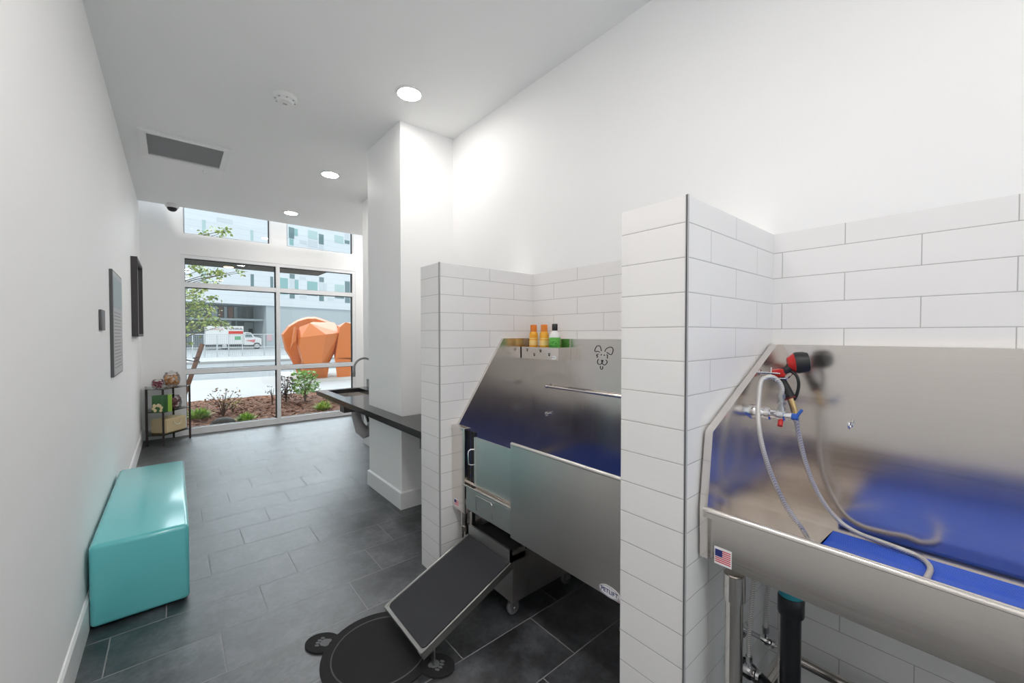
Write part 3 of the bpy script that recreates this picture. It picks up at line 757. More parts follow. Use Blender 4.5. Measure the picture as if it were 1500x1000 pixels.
# bottle caddy and bottles
bx0, by0, by1, bz0, bz1 = 1.852, 1.742, 2.092, 1.335, 1.414
t = thing('bottle_caddy', 'stainless bottle caddy with paw cutouts hung on the far tub', 'caddy', (1.90, 1.92, bz0))
m = MB()
m.box((bx0, by0, bz0), (bx0+.004, by1, bz1)).box((bx0+.004, by0, bz0), (1.965, by0+.004, bz1+.001)).box((bx0+.004, by1-.004, bz0), (1.965, by1, bz1)).box((bx0+.004, by0+.004, bz0), (1.961, by1-.004, bz0+.004)).box((1.961, by0+.004, bz0+.004), (1.965, by1-.004, 1.468))
build('tray', m, M['steelv'], t, smooth=0)
for k, (yy, zz) in enumerate(((2.035, 1.392), (1.965, 1.362), (1.905, 1.390), (1.825, 1.368))):
    m = MB(); m.ball((bx0, yy, zz-.003), .0085, 1, (.12, 1, .85))
    for q in (-1.5, -.5, .5, 1.5): m.ball((bx0, yy+q*.0062, zz+.009-abs(q)*.0018), .0031, 1, (.3, 1, 1.25))
    build('paw_cutout', m, M['dark'], t)

m = MB().prism([(1.785+.022*cos(a), 1.350+.011*sin(a)) for a in [2*pi*k/24 for k in range(24)]], 0, bx0-.001, bx0)
o = build('oval_sticker', m, M['sticker'], t, smooth=0); o['label'] = 'small white oval sticker'
text('lettering', 'PETLIFT', .0105, M['navy'], o, (bx0-.0013, 1.785, 1.350), (R(90), 0, R(-90)), .0003)
z = bz0+.0045
def ybottle(x, y, lab):
    t = thing('shampoo_bottle', lab, 'bottle', (x, y, z), 'yellow shampoo bottles')
    yl = plain('yellow_bottle', (.90, .42, .025), .35); orr = plain('orange_cap', (.85, .25, .03), .35); cr = plain('cream_label_print', (.92, .66, .25), .45)
    m = MB().lathe([(.027, z), (.030, z+.006), (.030, z+.155), (.028, z+.168), (.022, z+.178)], (x, y, 0), 24); build('bottle_body', m, yl, t)
    build('cap', MB().lathe([(.0215, z+.1785), (.0225, z+.182), (.0225, z+.222), (.019, z+.226)], (x, y, 0), 24), orr, t)
    build('label_print', MB().lathe([(.0303, z+.085), (.0306, z+.087), (.0306, z+.118), (.0303, z+.12)], (x, y, 0), 24).lathe([(.0303, z+.128), (.0306, z+.129), (.0306, z+.134), (.0303, z+.135)], (x, y, 0), 24), cr, t)
    return t
yb = ybottle(1.905, 2.028, 'yellow shampoo bottle with orange cap at the left end of the caddy, near the corner')
dup(yb, (0, -.103, 0), 'yellow shampoo bottle with orange cap between the other yellow bottle and the green one')
x, y = 1.905, 1.826
t = thing('shampoo_bottle', 'green labelled white shampoo bottle with black cap in the caddy', 'bottle', (x, y, z))
build('bottle_body', MB().lathe([(.035, z), (.037, z+.006), (.037, z+.14), (.034, z+.158), (.022, z+.176), (.016, z+.184)], (x, y, 0), 28), M['white'], t)
build('cap', MB().lathe([(.0175, z+.1845), (.0185, z+.187), (.0185, z+.225), (.016, z+.228)], (x, y, 0), 24), M['black'], t)
m = MB().mat(plain('green_label', (.10, .42, .06), .45)).lathe([(.0372, z+.012), (.0376, z+.013), (.0376, z+.138), (.0372, z+.139)], (x, y, 0), 28)
m.mat(plain('dark_green_print', (.015, .10, .02), .5))
for k in range(22):
    a = R(random.uniform(150, 300)); h = z+random.uniform(.07, .115); m.box((x+.0376*cos(a)-.003, y+.0376*sin(a)-.003, h), (x+.0378*cos(a)+.0005, y+.0378*sin(a)+.003, h+.004))
build('label', m, None, t)

# step box on casters and the ramp
RY0, RY1 = 1.572, 1.975
t = thing('step_ramp', 'rolling step box with black tread ramp at the far tub', 'ramp', (1.2, 1.77, 0))
m = MB()
bx_, bxe = 1.318, 1.93
m.box((bx_, RY0, .318), (bx_+.012, RY1, .378)).box((bx_+.012, RY0, .10), (bxe, RY0+.006, .352)).box((bx_+.012, RY1-.006, .10), (bxe, RY1, .352))
m.box((bx_, RY0, .318), (bx_+.1, RY0+.012, .378)).box((bx_, RY1-.012, .318), (bx_+.1, RY1, .378))
m.box((bx_+.012, RY0+.006, .33), (bxe, RY1-.006, .345)).box((bx_+.012, RY0+.006, .10), (bx_+.02, RY1-.006, .318))
build('step_box', m, M['steels'], t, smooth=0)
build('step_tread', MB().box((bx_+.03, RY0+.02, .345), (bxe, RY1-.02, .352), .002), M['grip'], t, smooth=0)
build('upright', MB().box((1.335, 1.952, .352), (1.36, 1.972, .468)), M['steelv'], t, smooth=0)
def caster(x, y):
    o = build('caster', MB().lathe([(.012, y-.011), (.036, y-.010), (.038, y-.006), (.038, y+.006), (.036, y+.010), (.012, y+.011)], (x, 0, .039), 22, 1), plain('caster_rubber', (.20, .20, .21), .4), t)
    build('fork', MB().box((x-.02, y-.019, .03), (x+.022, y-.013, .10)).box((x-.02, y+.013, .03), (x+.022, y+.019, .10)).box((x-.03, y-.03, .082), (x+.034, y+.03, .10)).tube([(x, y-.022, .039), (x, y+.022, .039)], .008, 10), M['zinc'], o)
for x, y in ((1.375, 1.625), (1.375, 1.93), (1.79, 1.62), (1.79, 1.93)): caster(x, y)
# ramp slab
p0, p1 = Vector((.808, 0, .103)), Vector((1.322, 0, .314))
d = (p1-p0).normalized(); nn = Vector((-d.z, 0, d.x)); L = (p1-p0).length
m = MB()
def slope(a, b, h0, h1, ya, yb, mb, bev=0, name=None):
    q = [p0+d*a+nn*h0, p0+d*b+nn*h0, p0+d*b+nn*h1, p0+d*a+nn*h1]
    mb.prism([(v.x, v.z) for v in q], 1, ya, yb)
slope(0, L, -.032, -.001, RY0, RY1, m)
slope(0, L, -.001, .0035, RY0, RY0+.008, m); slope(0, L, -.001, .0035, RY1-.008, RY1, m); slope(0, .01, -.001, .0035, RY0, RY1, m)
build('ramp_frame', m, M['steeld'], t, smooth=0)
# tread with rounded lower corners
m = MB(); pl = []
for cxx, cyy, a0 in ((.04, RY0+.038, 180), (.04, RY1-.038, 90)):
    pl += [(cxx+.024*cos(R(a0+(90 if cyy < 1.7 else 90)-k*15 if False else a0+ (90-k*15 if cyy < 1.7 else 90-k*15))), cyy+.024*sin(R(a0+90-k*15))) for k in range(7)]
pl = [(.040-.024*sin(R(q)), RY0+.038-.024*cos(R(q))) for q in range(0, 91, 15)]+[(.040-.024*cos(R(q)), RY1-.038+.024*sin(R(q))) for q in range(0, 91, 15)]+[(L-.004, RY1-.014), (L-.004, RY0+.014)]
A_ = [m.bm.verts.new(tuple((p0+d*a+nn*.003)+Vector((0, y, 0)))) for a, y in pl]; B_ = [m.bm.verts.new(tuple((p0+d*a-nn*.0005)+Vector((0, y, 0)))) for a, y in pl]
m.face(A_); m.face(B_[::-1])
for i in range(len(pl)): m.face((A_[i], A_[(i+1) % len(pl)], B_[(i+1) % len(pl)], B_[i]))
build('ramp_tread', m, M['grip'], t, smooth=0)
for y in (RY0+.012, RY1-.038): build('ramp_leg', MB().box((.875, y, .011), (.883, y+.026, .112)), M['zinc'], t, smooth=0)
c = p0-nn*.016-d*.0006
ca = [c+d*(-.0003)+Vector((0, RY0+.028+.013*cos(a), 0))+nn*.0115*sin(a) for a in [2*pi*k/24 for k in range(24)]]
m = MB(); A_ = [m.bm.verts.new(q) for q in ca]; B_ = [m.bm.verts.new(q+d*.0008) for q in ca]
m.face(A_); m.face(B_[::-1])
for i in range(24): m.face((A_[i], A_[(i+1) % 24], B_[(i+1) % 24], B_[i]))
o = build('round_sticker', m, M['sticker'], t, smooth=0); o['label'] = 'small white round sticker'
m = MB().tube([q-d*.0004+(c-q)*.25 for q in ca], .0005, 4, closed=True)
build('sticker_print', m, M['navy'], o)

# ------------------------------------------------------------------ bear shaped floor mat
mc = Vector((.732, 1.835)); mr = .262
t = thing('bear_mat', 'black bear head shaped floor mat with paw ears under the ramp', 'mat', (mc.x, mc.y, 0))
def disc(m, c, r, z0, z1, n=48, sx=1, sy=1, rot=0):
    pl = []
    for k in range(n):
        a = 2*pi*k/n; x_, y_ = r*sx*cos(a), r*sy*sin(a)
        pl.append((c[0]+x_*cos(rot)-y_*sin(rot), c[1]+x_*sin(rot)+y_*cos(rot)))
    m.prism(pl, 2, z0, z1)
m = MB(); disc(m, mc, mr, .0002, .009); build('head', m, M['pile'], t, smooth=0)
for (ex, ey) in ((.553, 2.035), (.905, 1.560)):
    dv = (Vector((ex, ey))-mc).normalized(); ec = mc+dv*(mr+.035)
    m = MB(); disc(m, ec, .075, .0002, .0085, 36, 1.12, .86, math.atan2(dv.y, dv.x))
    e_ = build('ear', m, M['pile'], t, smooth=0)
    m = MB(); tv = Vector((-dv.y, dv.x)); b0 = ec-dv*.012
    disc(m, b0, .023, .0085, .0098, 20)
    disc(m, b0-dv*.012+tv*.011, .013, .0085, .0099, 16); disc(m, b0-dv*.012-tv*.011, .013, .0085, .0099, 16)
    for q in (-1.5, -.5, .5, 1.5): disc(m, b0+dv*(.036-abs(q)*.006)+tv*q*.016, .0078, .0085, .0098, 14, 1.4, .8, math.atan2(dv.y, dv.x))
    build('paw_print', m, plain('grey_print', (.13, .135, .14), .9), e_, smooth=0)
m = MB().tube([(mc.x+.216*cos(a), mc.y+.216*sin(a), .0092) for a in [2*pi*k/72 for k in range(72)]], .0032, 6, closed=True)
build('ring', m, plain('grey_welt', (.085, .085, .09), .8), t)

# ================================================================== outside
GZ = -.05
conc = plain('pale_concrete', (.43, .43, .43), .9, var=.06, vs=3)
asph = plain('asphalt', (.25, .265, .275), .9, var=.12, vs=2)
def mulch_mat():
    t = NT('bark_mulch'); p = t.pos(); f = t.noise(p, 26, 6, .7); g = t.noise(t.scale(p, (1, 2.3, 1)), 60, 3)
    c = t.ramp(f, (.3, (.07, .03, .018)), (.5, (.21, .09, .05)), (.7, (.40, .22, .14)))
    t.bsdf(c, .95, 0., Normal=t.bump(g, 1., .02)); return t.m
MU = mulch_mat()
m = MB(); N = 60; gx0, gx1, gy0, gy1 = -3, 5.2, YW+.16, 11.5
vs = [[m.bm.verts.new((gx0+(gx1-gx0)*i/N, gy0+(gy1-gy0)*j/24-.2*(j == 24)*(i/N-.4), GZ+.04+random.uniform(-.014, .014)-.03*(j == 0))) for i in range(N+1)] for j in range(25)]
for j in range(24):
    for i in range(N): m.face((vs[j][i], vs[j][i+1], vs[j+1][i+1], vs[j+1][i]))
struct('ground_mulch_bed', m, MU)
m = MB()
for i in range(2600):
    x, y = random.uniform(-.3, 3.6), random.uniform(YW+.2, 11.25); a = random.uniform(0, pi); l = random.uniform(.018, .05); wd = l*random.uniform(.2, .45)
    u = Vector((cos(a)*l, sin(a)*l, random.uniform(-.012, .012))); v = Vector((-sin(a)*wd, cos(a)*wd, random.uniform(-.01, .01)))
    m.mat((MU, M_chip) [1] if False else None) if False else None
    m.quad((x, y, GZ+.052+random.uniform(0, .015)), u, v)
ch = plain('bark_chip', (.30, .14, .085), .9, var=.75, vs=17)
o = build('bark_mulch', m, ch, smooth=0, recalc=False); tag(o, 'red brown bark mulch chips covering the planting bed', 'mulch', None, 'stuff')
# pavements, road
struct('ground_sidewalk', MB().box((-25, 11.3, -.6), (70, 17.3, GZ-.02)), conc, smooth=0)
struct('ground_road', MB().box((-25, 17.3, -.8), (90, 29.0, -.22)), asph, smooth=0)
struct('ground_far_sidewalk', MB().box((-25, 29.0, -.8), (90, 34.6, -.08)), conc, smooth=0)
struct('ground_lot', MB().box((-40, 34.6, -.9), (140, 130, -.3)), plain('lot_paving', (.42, .44, .45), .9, var=.1, vs=1), smooth=0)
struct('ground_near_fill', MB().box((-25, YW+.16, -.6), (-3, 11.3, GZ-.02)).box((5.2, YW+.16, -.6), (30, 11.3, GZ-.02)), conc, smooth=0)
# canopy over the window
cn = struct('canopy', MB().box((-3, YW+.16, 2.735), (2.35, 9.17, 2.90)), plain('dark_green_soffit', (.030, .038, .028), .7), smooth=0)
p = at(335, 391, z=2.735)
t = thing('canopy_lamp', 'small warm lamp glowing under the canopy outside the window', 'lamp', (p.x, p.y, 2.735))
build('diffuser', MB().lathe([(.075, 2.735), (.075, 2.728), (.02, 2.722)], (p.x, p.y, 0), 20), M['lampglow_ext'], t)

# plants ---------------------------------------------------------------
def plant(name, lab, px, py, h, wd, n, cols, leaf=.05, stems=6, spiky=False, scol=(.10, .05, .03), group=None, base=.25, zb=GZ+.04):
    p = at(px, py, z=zb); x, y = p.x, p.y
    t = thing(name, lab, 'plant', (x, y, zb), group)
    ms = [plain(name+'_leaf_%s' % 'abc'[i], c, .55) for i, c in enumerate(cols)]
    st = MB(); m = MB()
    for k in range(stems):
        a = random.uniform(0, 2*pi); r = random.uniform(.3, .95)*wd*.5
        st.tube(spline([(x, y, zb-.01), (x+r*.3*cos(a), y+r*.3*sin(a), zb+h*.45), (x+r*cos(a), y+r*sin(a), zb+h*random.uniform(.7, .98))], 3), [.007]*4+[.005]*2+[.003], 6) if False else st.tube([(x, y, zb-.01), (x+r*.3*cos(a), y+r*.3*sin(a), zb+h*.45), (x+r*cos(a), y+r*sin(a), zb+h*random.uniform(.7, .98))], [.008, .006, .003], 6)
    build('stem', st, plain(name+'_stem', scol, .8), t)
    for k in range(n):
        m.mat(random.choice(ms)); a = random.uniform(0, 2*pi)
        if spiky:
            r = random.uniform(0, .35)*wd*.5; e_ = random.uniform(.35, 1.3)
            dv = Vector((cos(a)*cos(e_), sin(a)*cos(e_), sin(e_)))*h*random.uniform(.7, 1.1)
            m.leaf((x+r*cos(a), y+r*sin(a), zb), dv, leaf*.28, Vector((0, 0, 1)))
        else:
            zz = random.uniform(base, 1.0); rad = wd*.5*math.sqrt(random.random())*(1-.55*abs(zz-.6))
            dv = Vector((random.uniform(-1, 1), random.uniform(-1, 1), random.uniform(-.4, .8))).normalized()*leaf*random.uniform(.7, 1.3)
            m.leaf((x+rad*cos(a), y+rad*sin(a), zb+h*zz), dv, leaf*.3, Vector((random.uniform(-1, 1), random.uniform(-1, 1), 1)))
    build('foliage', m, None, t, recalc=False)
    return t
plant('grass_tuft', 'lime green tuft at the left edge of the mulch bed', 292, 614, .22, .42, 130, [(.26, .42, .05), (.40, .55, .10), (.16, .30, .05)], .11, 3, True)
plant('grass_tuft', 'lime green tuft beside the dark rock in the mulch bed', 361, 618, .17, .40, 110, [(.26, .42, .05), (.40, .55, .10), (.16, .30, .05)], .10, 3, True)
plant('grass_tuft', 'yellow green tuft at the right end of the mulch bed', 473, 601, .20, .34, 110, [(.42, .50, .08), (.50, .60, .16), (.22, .34, .06)], .10, 3, True)
plant('twiggy_shrub', 'sparse twiggy shrub with reddish leaves behind the dark rock', 327, 610, .50, .62, 120, [(.30, .10, .07), (.42, .20, .09), (.24, .20, .12)], .055, 12, base=.3)
plant('small_shrub', 'low yellow brown shrub in the middle of the mulch bed', 341, 603, .26, .38, 110, [(.38, .26, .07), (.45, .34, .10), (.26, .20, .06)], .06, 5)
plant('burgundy_shrub', 'dark burgundy upright shrub beside the window mullion', 419, 590, .58, .36, 230, [(.085, .04, .045), (.14, .06, .06), (.10, .085, .075)], .06, 10, base=.1)
plant('leafy_shrub', 'bright green leafy shrub in front of the orange sculpture', 447, 588, .66, .62, 330, [(.14, .34, .05), (.34, .52, .07), (.22, .42, .09), (.58, .58, .07)][:3], .10, 9, base=.3)
plant('wispy_seedling', 'thin grey wispy plant against the pale sidewalk', 399, 592, .42, .30, 26, [(.20, .22, .19), (.28, .27, .22)], .05, 5, base=.4)
p = at(327, 622, z=GZ+.04)
m = MB().ball((p.x, p.y, GZ+.06), .17, 3, (1.05, .8, .62))
for v in m.bm.verts: v.co += Vector((random.uniform(-1, 1), random.uniform(-1, 1), random.uniform(-1, 1)))*.008
tag(build('garden_rock', m, plain('dark_rock', (.065, .055, .048), .9, var=.5, vs=25)), 'dark rounded rock in the mulch bed by the window', 'rock')
# leaning stake with wire
a, b = at(297, 504, y=10.2), at(260, 612, y=10.2)
a = Vector((a.x, 10.35, a.z)); b = Vector((b.x, 10.2, GZ-.02))
t = thing('tree_stake', 'leaning brown wooden tree stake outside the window', 'stake', tuple(b))
build('pole', MB().tube([b, a], .042, 14), plain('stake_wood', (.20, .095, .055), .8, var=.35, vs=14), t)
k = a.lerp(b, .26)
build('tie_wire', MB().tube([k+Vector((-.62, .3, .30)), k+Vector((-.3, .15, .08)), k, k+Vector((.06, .05, .0))], .012, 8).tube([k+Vector((.05*cos(q), .05*sin(q), .01*q-.02)) for q in [.7*i for i in range(18)]], .008, 6), M['blkrub'], t)
# street tree
t = thing('street_tree', 'young street tree with light green leaves at the window left edge', 'tree', (-.45, 10.6, GZ))
bark = plain('tree_bark', (.11, .085, .065), .9, var=.3, vs=30)
br = MB().tube([(-.45, 10.6, GZ-.02), (-.42, 10.6, 1.2), (-.30, 10.65, 2.4), (-.2, 10.7, 3.6)], [.045, .04, .03, .015], 10)
build('trunk', br, bark, t)
br = MB(); lf = MB(); lms = [plain('tree_leaf_a', (.34, .44, .10), .5), plain('tree_leaf_b', (.52, .58, .18), .5), plain('tree_leaf_c', (.20, .29, .08), .5)]
clus = [(285, 440, 20, 9), (300, 452, 22, 8), (283, 462, 18, 9), (318, 471, 14, 5), (296, 476, 18, 7), (279, 480, 10, 6), (330, 476, 10, 4), (275, 425, 8, 7), (290, 426, 10, 6), (308, 400, 7, 4), (296, 395, 10, 5), (285, 392, 8, 4), (318, 397, 9, 4), (302, 410, 8, 5), (312, 412, 5, 4), (299, 421, 6, 4), (325, 402, 5, 4), (309, 436, 5, 3), (350, 397, 3, 2), (356, 399, 3, 2), (315, 436, 4, 2), (274, 402, 3, 3), (320, 343, 12, 8), (300, 341, 7, 4), (331, 337, 7, 3), (276, 500, 5, 5), (278, 445, 14, 8), (305, 465, 15, 7), (288, 430, 8, 6)]
for i, (px, py, n, rad) in enumerate(clus):
    yy = 10.55+random.uniform(-.5, .5); c = at(px, py, y=yy)
    s0 = Vector((-.33+random.uniform(-.04, .06), 10.65, max(.9, c.z-.55)))
    br.tube([s0, s0.lerp(c, .5)+Vector((0, 0, .06)), c], [.013, .009, .004], 6)
    for k in range(int(n*3.2)):
        a_ = Vector((random.gauss(0, 1), random.gauss(0, 1), random.gauss(0, .8)))*rad*.0125
        lf.mat(random.choice(lms)); dv = Vector((random.uniform(-1, 1), random.uniform(-1, 1), random.uniform(-1, .3))).normalized()*random.uniform(.06, .10)
        lf.leaf(c+a_, dv, random.uniform(.02, .032), Vector((random.uniform(-1, 1), random.uniform(-1, 1), 1)))
build('branches', br, bark, t); build('foliage', lf, None, t, recalc=False)

# orange sculpture ------------------------------------------------------
org = plain('orange_painted_steel', (.62, .170, .032), .48)
def sp(x, y, dy):   # crop pixels -> point on plane y = dy
    return at(400+x/5.55, 440+y/5.55, y=dy)
t = thing('animal_sculpture', 'large faceted orange animal sculpture on the plaza outside', 'sculpture', (4.4, 15, -.06))
m = MB()
sil = ((65, 275), (120, 205), (200, 155), (280, 132), (350, 132), (440, 162), (520, 200), (95, 400), (150, 490), (240, 540), (440, 480))
m.hull([sp(*q, 16.3) for q in sil]+[sp(290+(q[0]-290)*.93, 320+(q[1]-320)*.92, 16.1) for q in sil]+[sp(290+(q[0]-290)*.8, 340+(q[1]-340)*.78, 17.6) for q in sil])
build('rear_shell', m, org, t, smooth=0)
m = MB().hull([sp(*q, 14.9) for q in ((225, 300), (215, 380), (260, 540), (385, 470), (400, 340), (430, 276), (390, 520))]+[sp(190, 300, 15.2), sp(215, 215, 15.4), sp(195, 380, 15.2), sp(300, 183, 15.35), sp(330, 173, 16.1), sp(500, 179, 16.2), sp(542, 262, 15.3), sp(545, 340, 15.5), sp(470, 440, 15.5), sp(440, 540, 15.4), sp(330, 560, 15.4), sp(240, 520, 15.4)])
build('haunch', m, org, t, smooth=0)
m = MB().hull([sp(*q, 15.0) for q in ((235, 490), (390, 500))]+[sp(*q, 15.3) for q in ((262, 632), (440, 640), (460, 500))]+[sp(*q, 15.9) for q in ((225, 500), (232, 628), (440, 628), (450, 520))])
build('leg', m, org, t, smooth=0)
m = MB().hull([sp(*q, 16.4) for q in ((140, 470), (250, 480), (208, 622), (290, 624))]+[sp(*q, 16.0) for q in ((150, 480), (290, 500), (215, 626), (300, 628))])
build('leg', m, org, t, smooth=0)
m = MB().hull([sp(*q, 15.2) for q in ((545, 215), (590, 175), (640, 190), (520, 380), (505, 470), (640, 480))]+[sp(*q, 16.2) for q in ((520, 205), (545, 195), (600, 180), (700, 190), (760, 300), (720, 470), (500, 480), (480, 300))])
build('shoulder', m, org, t, smooth=0)
m = MB().hull([sp(*q, 15.2) for q in ((500, 465), (640, 465), (520, 626), (625, 628))]+[sp(*q, 15.8) for q in ((505, 470), (660, 465), (530, 620), (640, 622))])
build('leg', m, org, t, smooth=0)
m = MB().hull([sp(*q, 15.0) for q in ((180, 210), (150, 370), (190, 320))]+[sp(*q, 15.6) for q in ((170, 215), (140, 395), (210, 240))])
build('tail', m, org, t, smooth=0)
struct('plaza_plinth', MB().box((3.1, 14.4, -.1), (12, 18.9, -.06)).box((3.9, 14.35, -.3), (12, 14.4, -.06)), plain('plinth_concrete', (.50, .52, .50), .9, var=.08, vs=3), smooth=0)

# fence -------------------------------------------------------------------
t = thing('site_fence', 'temporary wire mesh fence along the far sidewalk', 'fence', (3, 35.2, -.08))
gal = plain('galvanised_steel', (.62, .65, .67), .5, .4)
def fx(px): return at(px, 500, y=35.2).x
xs = [fx(p) for p in (258, 282, 299.5, 318, 335, 355, 387, 420)]
for x in xs: build('post', MB().tube([(x, 35.2, -.3), (x, 35.2, 1.52)], .035, 8), gal, t)
m = MB()
for z in (1.5, .55, -.15): m.tube([(xs[0], 35.2, z), (xs[-1], 35.2, z)], .026, 6)
build('rails', m, gal, t)
m = MB(); x = xs[0]
while x < xs[-1]:
    m.box((x, 35.195, -.15), (x+.012, 35.205, 1.5)); x += .12
z = -.1
while z < 1.5: m.box((xs[0], 35.194, z), (xs[-1], 35.206, z+.012)); z += .12
o = build('wire_mesh', m, plain('wire', (.52, .56, .59), .6, .3), t, smooth=0)

# truck -------------------------------------------------------------------
TY = 57.0
def tx(px): return at(px, 500, y=TY).x
def tz(py): return at(345, py, y=TY).z
gz = -.3
X_a, X_b, X_c = tx(301), tx(357), tx(383); zt_, zb_ = gz+2.75, gz+.62
t = thing('moving_truck', 'white rental moving truck with red stripe parked across the street', 'truck', ((X_a+X_c)/2, TY+1, gz))
tw = plain('truck_white', (.80, .80, .80), .4)
build('cargo_box', MB().box((X_a, TY, zb_), (X_b, TY+2.2, zt_), .04), tw, t, smooth=0)
xs_ = tx(335)
m = MB().mat(plain('truck_red', (.65, .06, .04), .4)).box((xs_, TY-.012, zb_+1.22), (X_b-.05, TY, zb_+1.55))
m.mat(plain('truck_orange', (.85, .25, .08), .4)).box((xs_, TY-.013, zb_+1.12), (X_b-.05, TY, zb_+1.20))
build('stripe', m, None, t, smooth=0)
m = MB().mat(plain('truck_green', (.08, .40, .16), .4)).box((tx(344), TY-.012, zb_+.52), (tx(353), TY, zb_+.95)); build('side_panel_print', m, None, t, smooth=0)
text('lettering', 'U-HAUL', .36, M['dark'], t, ((xs_+X_b)/2, TY-.02, zb_+1.82), (R(90), 0, 0), .005)
text('lettering', 'U-HAUL', .34, plain('faded_red_print', (.55, .20, .20), .5), t, ((X_a+xs_)/2, TY-.02, zb_+1.75), (R(90), 0, 0), .005)
hx_ = X_b+.02; L_ = X_c-hx_
cabp = [(hx_, zb_-.1), (X_c, zb_-.1), (X_c, gz+1.25), (X_c-.12, gz+1.38), (hx_+L_*.62, gz+1.48), (hx_+L_*.40, gz+2.0), (hx_+L_*.1, gz+2.05), (hx_, gz+2.0)]
build('cab', MB().prism(cabp, 1, TY+.1, TY+2.0), tw, t, smooth=0)
build('side_window', MB().prism([(hx_+L_*.08, gz+1.45), (hx_+L_*.52, gz+1.45), (hx_+L_*.38, gz+1.9), (hx_+L_*.1, gz+1.92)], 1, TY+.085, TY+.1), plain('cab_glass', (.10, .16, .17), .1), t, smooth=0)
build('cab_stripe', MB().prism([(hx_+L_*.1, gz+1.05), (hx_+L_*.6, gz+.80), (hx_+L_*.66, gz+1.2), (hx_+L_*.45, gz+1.12)], 1, TY+.09, TY+.1), plain('cab_red', (.65, .10, .12), .4), t, smooth=0)
build('chassis', MB().box((X_a+.1, TY+.3, gz+.42), (X_c-.4, TY+1.9, gz+.62)), M['gasket'], t, smooth=0)
for px in (329, 376.5):
    x = tx(px); o = build('wheel', MB().lathe([(.2, TY+.02), (.37, TY+.03), (.40, TY+.07), (.40, TY+.26), (.37, TY+.3)], (x, 0, gz+.40), 24, 1), M['blkrub'], t)
    build('hubcap', MB().lathe([(.24, TY+.015), (.22, TY), (.08, TY-.01)], (x, 0, gz+.40), 20, 1), M['zinc'], o)

# building across the street ------------------------------------------------
fd = Vector((.965, .262, 0)).normalized(); fn = Vector((fd.y, -fd.x, 0)); FP = Vector((10.5, 63, 0))
def fac(px, py):
    dr = FW + RT*((px-750)/F) - UP*((py-500)/F); s_ = (FP-O).dot(fn)/dr.dot(fn); q = O+dr*s_
    return (q-FP).dot(fd), q.z
def fbox(m, t0, t1, z0, z1, d0, d1):
    v = [m.bm.verts.new(FP+fd*t_+fn*d_+Vector((0, 0, z_))) for t_ in (t0, t1) for d_ in (d0, d1) for z_ in (z0, z1)]
    for q in ((0, 1, 3, 2), (4, 6, 7, 5), (0, 4, 5, 1), (2, 3, 7, 6), (0, 2, 6, 4), (1, 5, 7, 3)): m.face([v[i] for i in q])
t = thing('apartment_building', 'white apartment block with teal window strips across the street', 'building', (10.5, 63, gz))
zband = fac(410, 448.4)[1]
tl = -24; tr = 42
def siding():
    t = NT('white_siding'); sp_ = t.n('ShaderNodeSeparateXYZ'); t.l(t.pos(), sp_.inputs[0])
    f = t.op('LESS_THAN', t.op('FRACT', t.op('MULTIPLY', sp_.outputs[2], 1.4)), .05)
    t.bsdf(t.mix(f, (.78, .82, .86, 1), (.66, .70, .74, 1)), .7); return t.m
m = MB(); fbox(m, tl, tr, zband, 18.5, -12, 0); build('upper_wall', m, siding(), t, smooth=0)
tpier = fac(391, 480)[0]
gsd = plain('grey_blue_cladding', (.50, .56, .59), .7, var=.06, vs=.6)
m = MB(); fbox(m, tpier, tr, gz, zband, -12, -.15); build('base_wall', m, gsd, t, smooth=0)
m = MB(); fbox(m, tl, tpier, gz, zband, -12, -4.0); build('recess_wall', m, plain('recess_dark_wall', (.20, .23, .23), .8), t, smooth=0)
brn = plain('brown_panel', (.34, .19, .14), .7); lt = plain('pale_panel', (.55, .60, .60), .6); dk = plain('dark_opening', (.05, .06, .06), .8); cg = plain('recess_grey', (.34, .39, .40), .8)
m = MB(); a_, z_ = fac(280, 467)
zb1 = fac(350, 469)[1]; zb2 = fac(350, 466)[1]
fbox(m, tl, tpier, zb1, zb2, -4, -.8); build('beam', m, cg, t, smooth=0)
for i, (p0_, p1_, mm, lo, hi) in enumerate(((322, 327, brn, 464, 447), (328, 337, lt, 464, 447), (339, 345, brn, 464, 447), (347, 351, lt, 464, 447), (353, 360, brn, 464, 447), (362, 366, lt, 464, 447), (335, 344, brn, 480, 470), (350, 357, lt, 482, 469), (363, 366, cg, 505, 448), (376, 390, cg, 505, 470))):
    m = MB(); fbox(m, fac(p0_, 460)[0], fac(p1_, 460)[0], max(gz, fac(340, lo)[1]), fac(340, hi)[1], -4, -3.9+(.01*i)); build('wall_panel', m, mm, t, smooth=0)
m = MB(); fbox(m, fac(383, 490)[0], fac(388.5, 490)[0], gz, fac(385, 481)[1], -3.9, -3.7); build('door', m, dk, t, smooth=0)
m = MB(); fbox(m, fac(391.5, 490)[0], fac(399, 490)[0], fac(395, 499)[1], fac(395, 490)[1], -.15, -.10); build('wall_notice', m, plain('pale_pink_notice', (.75, .50, .52), .7), t, smooth=0)
tglass = plain('teal_glass', (.30, .52, .52), .25); dglass = plain('slate_teal_panel', (.16, .25, .27), .35); pglass = plain('pale_teal_glass', (.50, .66, .66), .25); gp_ = plain('light_grey_panel', (.66, .71, .75), .6)
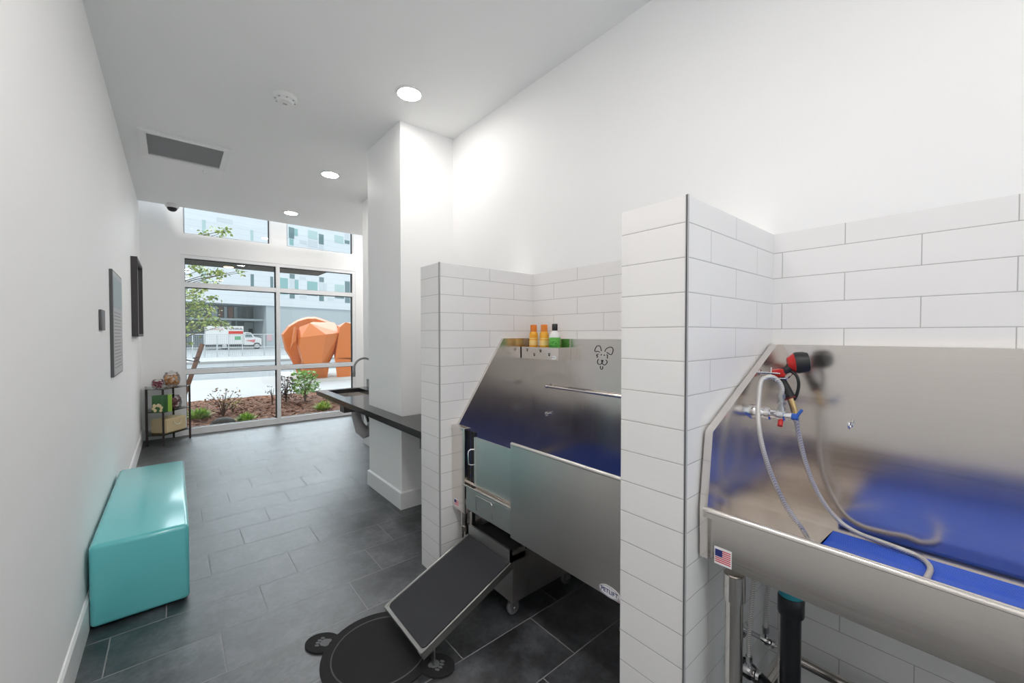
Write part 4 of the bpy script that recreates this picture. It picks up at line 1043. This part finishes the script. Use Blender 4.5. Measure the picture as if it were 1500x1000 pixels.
wins = [(410.4, 407, 421.6, 431, tglass), (424.3, 401.2, 431.5, 408, dglass), (424.3, 408, 431.5, 424, gp_), (424.3, 426, 431.5, 437, dglass), (431.9, 409.7, 437, 431.3, tglass), (439, 405, 448, 409, gp_), (439, 433, 449, 437, gp_), (450, 412.4, 465, 430, tglass), (450, 430.3, 465, 433, dglass),
        (467.5, 406, 474.3, 413, dglass), (467.5, 413, 474.3, 427, gp_), (467.5, 428.5, 474.3, 440.8, dglass), (474.7, 415, 478.8, 434, gp_), (490.5, 417, 504, 434, pglass), (490.5, 434.5, 504, 437, dglass), (505.3, 412, 512.5, 443.5, dglass), (480, 436, 489, 440, gp_),
        (367.2, 401.5, 371.8, 425, dglass), (396, 405, 400, 427.5, dglass), (294.5, 396, 302, 412, pglass),
        (296, 322, 301.3, 341, pglass), (367, 337, 371, 352, pglass), (318, 320, 341, 326, gp_), (423, 333, 430.7, 349, dglass), (431, 335, 436, 345, tglass), (424, 350, 430, 359, tglass), (467, 343, 474, 357.7, dglass), (451, 338, 465, 350, pglass), (451, 352, 465, 362, gp_), (504.8, 352, 511.8, 357, dglass), (505, 340, 511.8, 352, gp_), (490, 345, 503, 356, pglass), (467, 358, 474, 366, gp_), (439, 352, 449, 357, gp_)]
for i, (xa, ya, xb, yb_, mm) in enumerate(wins):
    t0, z1_ = fac(xa, (ya+yb_)/2)[0], fac((xa+xb)/2, ya)[1]; t1_, z0_ = fac(xb, (ya+yb_)/2)[0], fac((xa+xb)/2, yb_)[1]
    m = MB(); fbox(m, t0, t1_, z0_, z1_, .0, .03+.002*(i % 5)); build('window', m, mm, t, smooth=0)

# ------------------------------------------------------------------ daylight and render look
w = bpy.data.worlds.new('world'); S.world = w; w.use_nodes = True
bg = w.node_tree.nodes['Background']; bg.inputs[0].default_value = (.84, .92, 1, 1); bg.inputs[1].default_value = 1.25
wt = w.node_tree; tcn = wt.nodes.new('ShaderNodeTexCoord'); dt = wt.nodes.new('ShaderNodeVectorMath'); dt.operation = 'DOT_PRODUCT'
dt.inputs[1].default_value = Vector((.15, .80, .56)).normalized(); wt.links.new(tcn.outputs['Generated'], dt.inputs[0])
mr_ = wt.nodes.new('ShaderNodeMapRange'); mr_.interpolation_type = 'SMOOTHSTEP'      # sky glow added beyond the window to strengthen the floor glare
mr_.inputs[1].default_value = .72; mr_.inputs[2].default_value = 1.0; mr_.inputs[3].default_value = 1.0; mr_.inputs[4].default_value = 7.5
wt.links.new(dt.outputs['Value'], mr_.inputs[0]); wt.links.new(mr_.outputs[0], bg.inputs[1])
sd = bpy.data.lights.new('sun', 'SUN'); sd.energy = 1.35; sd.angle = R(6); sd.color = (1, .96, .9)
so = bpy.data.objects.new('sun', sd); COL.objects.link(so); so.location = (0, 5, 30)
so.rotation_euler = Vector((.30, .45, -.84)).to_track_quat('-Z', 'Y').to_euler()
try:
    S.cycles.max_bounces = 12; S.cycles.diffuse_bounces = 7; S.cycles.glossy_bounces = 6; S.cycles.transparent_max_bounces = 12
    S.cycles.use_denoising = True; S.cycles.sample_clamp_indirect = 6
except Exception: pass
S.view_settings.view_transform = 'Standard'; S.view_settings.look = 'None'
S.view_settings.gamma = 1; S.view_settings.use_curve_mapping = False; S.view_settings.exposure = 0.22
